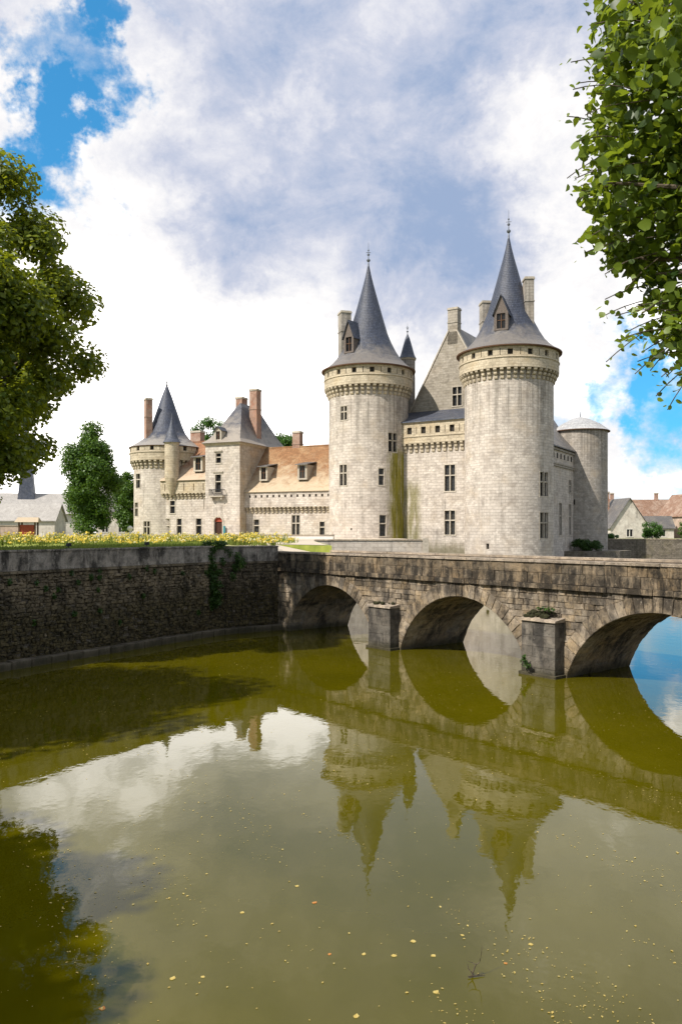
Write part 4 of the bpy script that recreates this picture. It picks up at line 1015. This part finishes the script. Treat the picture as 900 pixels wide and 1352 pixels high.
# ------------------------------------------------------------------ vegetation
def tree(name, label, base, clumps, n, smin, smax, leaf, trunk_r, limbs, group=None, up=.5, shell=.5, shape='quad', split=0, sprigs=()):
    t = thing(name, label, 'tree', base, 0, group)
    B = np.array(base)
    V, F, pos, nm, size = cloud([(np.array(c)-B, r_) for c, r_ in clumps], n, smin, smax, up, shell, .7, shape)
    if sprigs:
        sp_, sn_, ss_ = [], [], []
        for (o_, d_, L_) in sprigs:
            o_ = Vector(o_)-Vector(base); d_ = Vector(d_).normalized(); side = d_.cross(Vector((0, 0, 1))).normalized(); k = max(5, int(L_/.055)); prev = []
            for i in range(k):
                f_ = (i+1)/k; q = o_+d_*L_*f_-Vector((0, 0, .22*L_*f_*f_)); prev.append(q)
                sg = 1 if i % 2 else -1
                lp = q+side*sg*.05+Vector((rng.gauss(0, .015), rng.gauss(0, .015), rng.gauss(-.02, .02)))
                sp_.append(lp); sn_.append(Vector((rng.gauss(0, .45), rng.gauss(-.3, .45), .55+rng.gauss(0, .3)))+side*sg*.3); ss_.append(rng.uniform(smin, smax)*(1.05-.45*f_))
            twg = MB(); twg.tube([o_-d_*.3]+prev[::2], [.005]*(1+len(prev[::2])), 5); twg.build('twig', 'bark', t, True)
        p2 = np.array(sp_); n2_ = np.array(sn_); s2 = np.array(ss_); V2, F2 = leaf_arrays(p2, n2_, s2, .7, shape)
        n1_, n2c = len(pos), len(p2); nv_ = len(V); Fa, Fb = F.reshape(3, n1_, 4), F2.reshape(3, n2c, 4)+nv_
        F = np.concatenate([Fa, Fb], 1).reshape(-1, 4); V = np.concatenate([V, V2]); pos = np.concatenate([pos, p2]); nm = np.concatenate([nm, n2_]); size = np.concatenate([size, s2])
    if not split: kind(put('crown', quads_mesh('crown', V, F, leaf), t), 'stuff')
    mb = MB(); zt = min(c[0][2] for c in clumps)-base[2]; zc = sum(c[0][2] for c in clumps)/len(clumps)-base[2]
    zf = max(.6, zc*.55)
    mb.tube([(0, 0, -.2), (.05*trunk_r, 0, zf*.3), (0, .1*trunk_r, zf*.7), (0, 0, zf)], [trunk_r*1.25, trunk_r, trunk_r*.9, trunk_r*.8], 10); mb.build('trunk', 'bark', t, True)
    lb = MB()
    for c, r_ in rng.sample(clumps, min(limbs, len(clumps))):
        e = Vector(np.array(c)-B); s_ = Vector((0, 0, zf*rng.uniform(.75, 1.0))); mid = s_.lerp(e, .5)+Vector((rng.uniform(-.3, .3), rng.uniform(-.3, .3), .06*(e-s_).length))
        lb.tube([s_, s_.lerp(mid, .5)+Vector((0, 0, .1)), mid, mid.lerp(e, .5), e], [trunk_r*.42, trunk_r*.32, trunk_r*.22, trunk_r*.14, trunk_r*.05], 6)
    lb.build('limb', 'bark', t, True)
    return t, (V, F, pos, nm, size)
def envelope(c, r3, n, rmin, rmax, seed, inner=.55):
    q = random.Random(seed); L = []
    while len(L) < n:
        v = Vector((q.gauss(0, 1), q.gauss(0, 1), q.gauss(0, 1))).normalized()*(inner+(1-inner)*q.random()**.6)
        s_ = q.uniform(rmin, rmax)
        L.append(((c[0]+v.x*(r3[0]-s_*.6), c[1]+v.y*(r3[1]-s_*.6), c[2]+v.z*(r3[2]-s_*.6)), (s_, s_, s_*.8)))
    return L
tree('broad_tree', 'large dark olive-green tree overhanging the moat wall at the left edge', (-20.8, 37, 5.0), envelope((-20.8, 37, 15.6), (9.5, 8.5, 9.6), 165, .9, 1.9, 3), 150000, .17, .34, 'big_tree_leaf', .55, 45, 'trees on the left bank', up=.6)
tree('shade_tree', 'bank tree outside the left edge whose shade falls on the water', (-27.2, 17, 5.0), envelope((-26.5, 17.5, 16.5), (8.5, 8, 10), 100, 1.4, 2.5, 5), 60000, .25, .45, 'big_tree_leaf', .5, 25, 'trees on the left bank')
tree('shade_tree', 'unseen bank tree added beside the camera to shade the nearest water', (-22.6, .4, 4.3), envelope((-22.4, .6, 15), (5.6, 7.0, 7.5), 90, 1.2, 2.2, 6, .3), 60000, .28, .5, 'big_tree_leaf', .4, 20, 'trees on the left bank')  # out of view, put here so its shadow darkens the near water
tree('round_tree', 'rounded dark green tree standing on the lawn left of the castle', (-35.4, 112, 4.9), envelope((-35.3, 112, 13.2), (4.7, 4.5, 8.3), 60, 1.1, 2.2, 8, .3), 52000, .22, .42, 'evergreen_leaf', .35, 18, 'garden trees')
tree('round_tree', 'small green tree squeezed between the white house and the far left tower', (-40.0, 150, 4.5), envelope((-40.0, 150, 11.5), (3.1, 3, 6.8), 50, .9, 1.5, 9, .35), 22000, .25, .45, 'evergreen_leaf', .25, 10, 'garden trees')
tree('park_tree', 'light green treetop rising behind the short range left of the gatehouse', (-26.0, 160, 4.5), envelope((-25.5, 160, 24.0), (5.4, 4, 5.8), 36, 1.1, 1.9, 12, .4), 9000, .3, .5, 'far_leaf', .4, 12, 'trees behind the castle')
tree('park_tree', 'green treetop just showing above the orange roof right of the gatehouse', (-11.5, 160, 4.5), envelope((-11.5, 160, 22.6), (3.8, 3.5, 4.6), 30, 1.0, 1.7, 13, .4), 7000, .3, .5, 'far_leaf', .4, 12, 'trees behind the castle')
tree('bush', 'round bright green bush above the far moat wall at the right', (58.6, 150, 4.3), envelope((58.6, 150, 6.1), (2.5, 2.2, 2.0), 26, .5, .9, 21, .3), 6000, .16, .3, 'far_leaf', .12, 8, 'bushes above the far wall')
tree('bush', 'low dark bush beside the white gabled house', (50.5, 151, 4.3), envelope((50.5, 151, 5.0), (2.2, 1.2, .9), 16, .4, .7, 22, .3), 3000, .16, .3, 'far_leaf', .1, 6, 'bushes above the far wall')
tree('bush', 'tall green bush cut by the right edge of the picture', (65.8, 150, 4.3), envelope((65.8, 150, 6.6), (2.4, 2, 2.6), 24, .5, .9, 23, .3), 5000, .16, .3, 'evergreen_leaf', .12, 8, 'bushes above the far wall')
tree('bush', 'dark creeping bush at the foot of the squat tower', (40.2, 129.6, 2.8), envelope((40.0, 129.6, 3.9), (3.2, 1.4, 1.2), 26, .4, .9, 24, .2), 6000, .16, .3, 'ivy_leaf', .1, 6, 'bushes above the far wall')
# ivy in the corner of the moat wall
iv = [((-7.4+rng.uniform(-.45, .5)*(1-.4*k/30), 45.5+rng.uniform(-.15, .25), 5.25-k*.125), (.30+.12*rng.random(), .18, .24)) for k in range(30)]
iv += [((-6.9+rng.uniform(0, 1.3), 45.95+rng.uniform(0, .8), 5.0-rng.random()*1.7), (.22, .12, .28)) for k in range(12)]
iv += [((-7.3+rng.uniform(-.5, .6), 45.75+rng.uniform(-.1, .5), 5.25), (.35, .25, .18)) for k in range(5)]
for k in range(26):      # small tufts rooted in the joints
    q_ = rng.uniform(.3, 17); zz_ = rng.uniform(1.0, 4.2); iv.append(((WALL_C[0]-.528*q_+.06, WALL_C[1]-.849*q_-.04, zz_), (.12, .12, .16)))
V, F, *_ = cloud(iv, 9000, .06, .15, up=.1)
ivy = quads_mesh('ivy', V, F, 'ivy_leaf'); io = tag(put('ivy', ivy), 'hanging green ivy in the corner where moat wall meets wing wall', 'ivy')
# foreground linden: the leaves that show largest are single leaves
LC = envelope((6.3, 6.9, 10.7), (4.2, 4.2, 5.5), 120, .5, .95, 31, .45)
def tp(tx, tz, d_): return (tx*d_, d_, EYE+tz*d_)
for tx, tz, r_ in ((.365, .66, .42), (.35, .60, .34), (.345, .545, .3), (.34, .49, .32), (.335, .44, .3), (.345, .385, .3), (.36, .345, .24), (.38, .40, .45), (.39, .50, .5), (.40, .60, .5), (.415, .30, .26), (.395, .325, .2),
                   (.42, .255, .12), (.435, .235, .16), (.44, .20, .12), (.42, .36, .42), (.44, .28, .3), (.43, .45, .55), (.435, .56, .6)):
    for dd in (7.1, 7.7): c_ = tp(tx, tz, dd+rng.uniform(-.25, .25)); LC.append((c_, (r_, r_, r_*.8)))
SPR = []
for tx, tz, dx_, dz_, L_ in ((.37, .645, -1, .1, .45), (.355, .60, -1, .15, .5), (.345, .565, -1, .25, .5), (.35, .54, -1, -.05, .35), (.335, .505, -1, .35, .5), (.335, .47, -1, .1, .45), (.335, .445, -1, .0, .4), (.33, .42, -1, .15, .4), (.345, .395, -1, -.1, .4),
        (.35, .37, -1, -.2, .35), (.37, .345, -.9, -.3, .35), (.39, .325, -1, -.5, .3), (.395, .30, -1, -.1, .5), (.40, .285, -1, .05, .55), (.41, .265, -1, -.1, .55), (.415, .245, -1, -.05, .6), (.43, .235, -1, -.15, .55), (.435, .215, -1, -.25, .4), (.44, .20, -.8, -.5, .4), (.43, .26, -.9, -.4, .4), (.37, .66, -1, .4, .5), (.42, .30, -.8, -.4, .4)):
    for dd in (7.0, 7.6): SPR.append((tp(tx+rng.uniform(-.004, .006), tz+rng.uniform(-.012, .012), dd), (dx_, rng.uniform(-.5, .3), dz_+rng.uniform(-.4, .25)), L_*rng.uniform(.6, 1.15)))
lt, (V, F, pos, nm, size) = tree('linden_tree', 'near linden tree whose bright leaves fill the upper right corner', (6.9, 6.0, 4.3), LC, 52000, .045, .125, 'linden_leaf', .22, 60, None, .35, .5, 'heart', split=300, sprigs=SPR)
world = pos+np.array((6.9, 6.0, 4.3)); dep = world[:, 1]; okd = dep > 1.5
px = np.where(okd, 450+1050*world[:, 0]/np.maximum(dep, .1), -1); py = np.where(okd, 703-1050*(world[:, 2]-EYE)/np.maximum(dep, .1), -1)
vis = okd & (px > 700) & (px < 900) & (py > 0) & (py < 560)
score = np.where(vis, size/np.maximum(dep, .1), 0); order = np.argsort(-score)[:300]; rest = np.ones(len(pos), bool); rest[order] = False
NL = len(pos)
keepf = np.concatenate([rest, rest, rest]); clumpvar = np.clip(nrg.normal(.5, .28, NL), 0, .99)
kind(put('crown', quads_mesh('crown', V, F[keepf], 'linden_leaf', np.concatenate([clumpvar]*3)[keepf]), lt), 'stuff')
lv = [(-.5, 0, 0), (-.42, .34, .05), (-.05, .44, .09), (.30, .22, .03), (.55, 0, -.10), (.30, -.22, .03), (-.05, -.44, .09), (-.42, -.34, .05)]
leafme = quads_mesh('leaf', np.array(lv, float), np.array([[0, 1, 2, 3], [0, 3, 4, 5], [0, 5, 6, 7]]), 'linden_leaf', np.zeros(3))
for i in order:
    n_ = Vector(nm[i]).normalized(); o = put('leaf', leafme, lt, tuple(pos[i]))
    q = n_.to_track_quat('Z', 'Y') @ Matrix.Rotation(rng.uniform(0, 6.28), 3, 'Z').to_quaternion()
    o.rotation_mode = 'QUATERNION'; o.rotation_quaternion = q; o.scale = (size[i],)*3
# flower meadow and grass on the lawn
def blades(name, label, cat, n, fx, hmin, hmax, wid, m):
    P = np.array([fx() for _ in range(n)]); h = nrg.uniform(hmin, hmax, n)*(np.array(MH[-n:]) if fx is meadow else 1); a = nrg.uniform(0, 6.28, n)
    dx_ = np.stack([np.cos(a), np.sin(a), np.zeros(n)], 1)*wid; tip = P+np.stack([nrg.normal(0, .15, n)*h, nrg.normal(0, .15, n)*h, h], 1)
    V = np.stack([P-dx_, P+dx_, tip+dx_*.35, tip-dx_*.35], 1).reshape(-1, 3); F = np.arange(n*4).reshape(n, 4)
    return kind(tag(put(name, quads_mesh(name, V, F, m)), label, cat), 'stuff'), tip
PL = []
while len(PL) < 620:
    y = rng.uniform(52, 88); x = rng.uniform(-.5*y, -.03*y-2)
    if rng.random() < .25+.75*(math.sin(x*.55+y*.31)+math.sin(x*1.3+2*math.sin(y*.3)) > -.2) and rng.random() < (-.02*y-1-x)/4: PL.append((x, y, rng.uniform(.2, .8), rng.choice((.35, .5, .6, .75, 1.0, 1.3))))
MH = []
def meadow():
    x, y, r_, h_ = rng.choice(PL); MH.append(h_*rng.uniform(.75, 1.1)); return (x+rng.gauss(0, r_*.5), y+rng.gauss(0, r_*.5), 5.03)
g_, tips = blades('meadow_grass', 'yellow-green meadow stems along the top of the moat wall', 'grass', 14000, meadow, .35, .66, .03, 'grass_blade')
def petals(name, label, T_, sm, sx, m):
    nn = rand_unit(len(T_))*.6+np.array([0, -.4, .6]); V, F = leaf_arrays(T_, nn, nrg.uniform(sm, sx, len(T_)), .9)
    kind(tag(put(name, quads_mesh(name, V, F, m)), label, 'flowers'), 'stuff')
sel = nrg.random(len(tips)); high = tips[:, 2] > 5.2
petals('yellow_flowers', 'golden yellow flowers massed along the lawn behind the moat wall', tips[(sel < .5) & high], .08, .22, 'flower_petal')
petals('cream_flowers', 'cream white blooms scattered among the yellow meadow flowers', tips[(sel > .86) & high], .08, .2, 'cream_petal')
def lawnedge():
    while True:
        y = rng.uniform(30, 62); k = (y-45.9)/(45.9+1.2); wx = WALL_C[0]+k*(WALL_C[0]-WALL_W[0]); x = wx-rng.uniform(.9, 9) if y < 46 else rng.uniform(-16, -9)
        return (x, y, 5.03)
blades('lawn_grass', 'short bright grass just behind the moat wall coping', 'grass', 16000, lawnedge, .06, .2, .02, 'grass_blade')

# ------------------------------------------------------------------ things on the water
lm = []
for k in range(3):
    q = random.Random(k); n = 9; V = [(0, 0, .012)]+[(math.cos(2*math.pi*i/n)*.5*(1 if i % 2 else .72)*q.uniform(.8, 1.15), math.sin(2*math.pi*i/n)*.34*q.uniform(.8, 1.2), .004+.03*q.random()) for i in range(n)]
    F = np.array([[0, i+1, (i+1) % n+1] for i in range(n)])
    lm.append((quads_mesh('floating_leaf', np.array(V), F, 'fallen_leaf'), quads_mesh('floating_leaf', np.array(V), F, 'russet_leaf')))
big = [(415, 1192, 1), (435, 1260, 1), (268, 1290, 0), (520, 1262, 0), (667, 1272, 1), (480, 1260, 0), (545, 1243, 0), (470, 1342, 0), (135, 1332, 1), (228, 1292, 0), (572, 1262, 0), (700, 1247, 0), (392, 1170, 0), (320, 1205, 0), (575, 1310, 0), (610, 1235, 0)]
for px_, py_, k in big:
    d_ = EYE*1050/(py_-703); o = put('floating_leaf', lm[rng.randrange(3)][k], None, ((px_-450)*d_/1050, d_, .003), rng.uniform(0, 6.3)); s_ = rng.uniform(.07, .11); o.scale = (s_, s_, s_)
    tag(o, 'russet fallen leaf floating in the near water' if k else 'pale yellow fallen leaf floating in the near water', 'leaf', 'russet leaves on the water' if k else 'yellow leaves on the water')
P = []
while len(P) < 2600:
    y = 9+27*rng.random()**1.3; x = rng.uniform(-.45*y, .5*y)
    if rng.random() < .10+.90*(math.sin(x*.9+1.3*math.sin(y*.4))*math.sin(y*.7+x*.3)+.5*math.sin(x*3.1+y*1.7) > .45): P.append((x, y, .006))
P = np.array(P); V, F = leaf_arrays(P, np.tile([[0, 0, 1.]], (len(P), 1))+nrg.normal(size=(len(P), 3))*.05, nrg.choice([.02, .03, .045, .06], len(P), p=[.45, .33, .16, .06]), .6)
kind(tag(put('leaf_litter', quads_mesh('leaf_litter', V, F, 'fallen_leaf')), 'pale specks of leaf litter drifting over the green water', 'leaf litter'), 'stuff')
tw = MB(); tx, ty = 1.74, 10.55
tw.tube([(0, 0, -.15), (.0, 0, .04), (.03, .02, .11), (.05, .0, .17)], [.012, .011, .009, .006], 6); tw.tube([(.0, 0, .05), (-.05, .02, .10), (-.06, .03, .16)], [.008, .006, .003], 5)
tw.tube([(.05, 0, .165), (.10, .02, .19), (.13, .05, .30), (.135, .05, .42)], [.006, .005, .004, .002], 5); tw.tube([(.05, 0, .165), (.0, .03, .18), (-.05, .02, .2)], [.005, .004, .002], 5); tw.tube([(-.06, -.02, .02), (.06, .01, .02), (.17, .03, .015)], [.008, .008, .004], 5)
tag(tw.build('twig', 'bark', None, True, (tx, ty, 0)), 'dead forked twig sticking up out of the near water', 'twig')
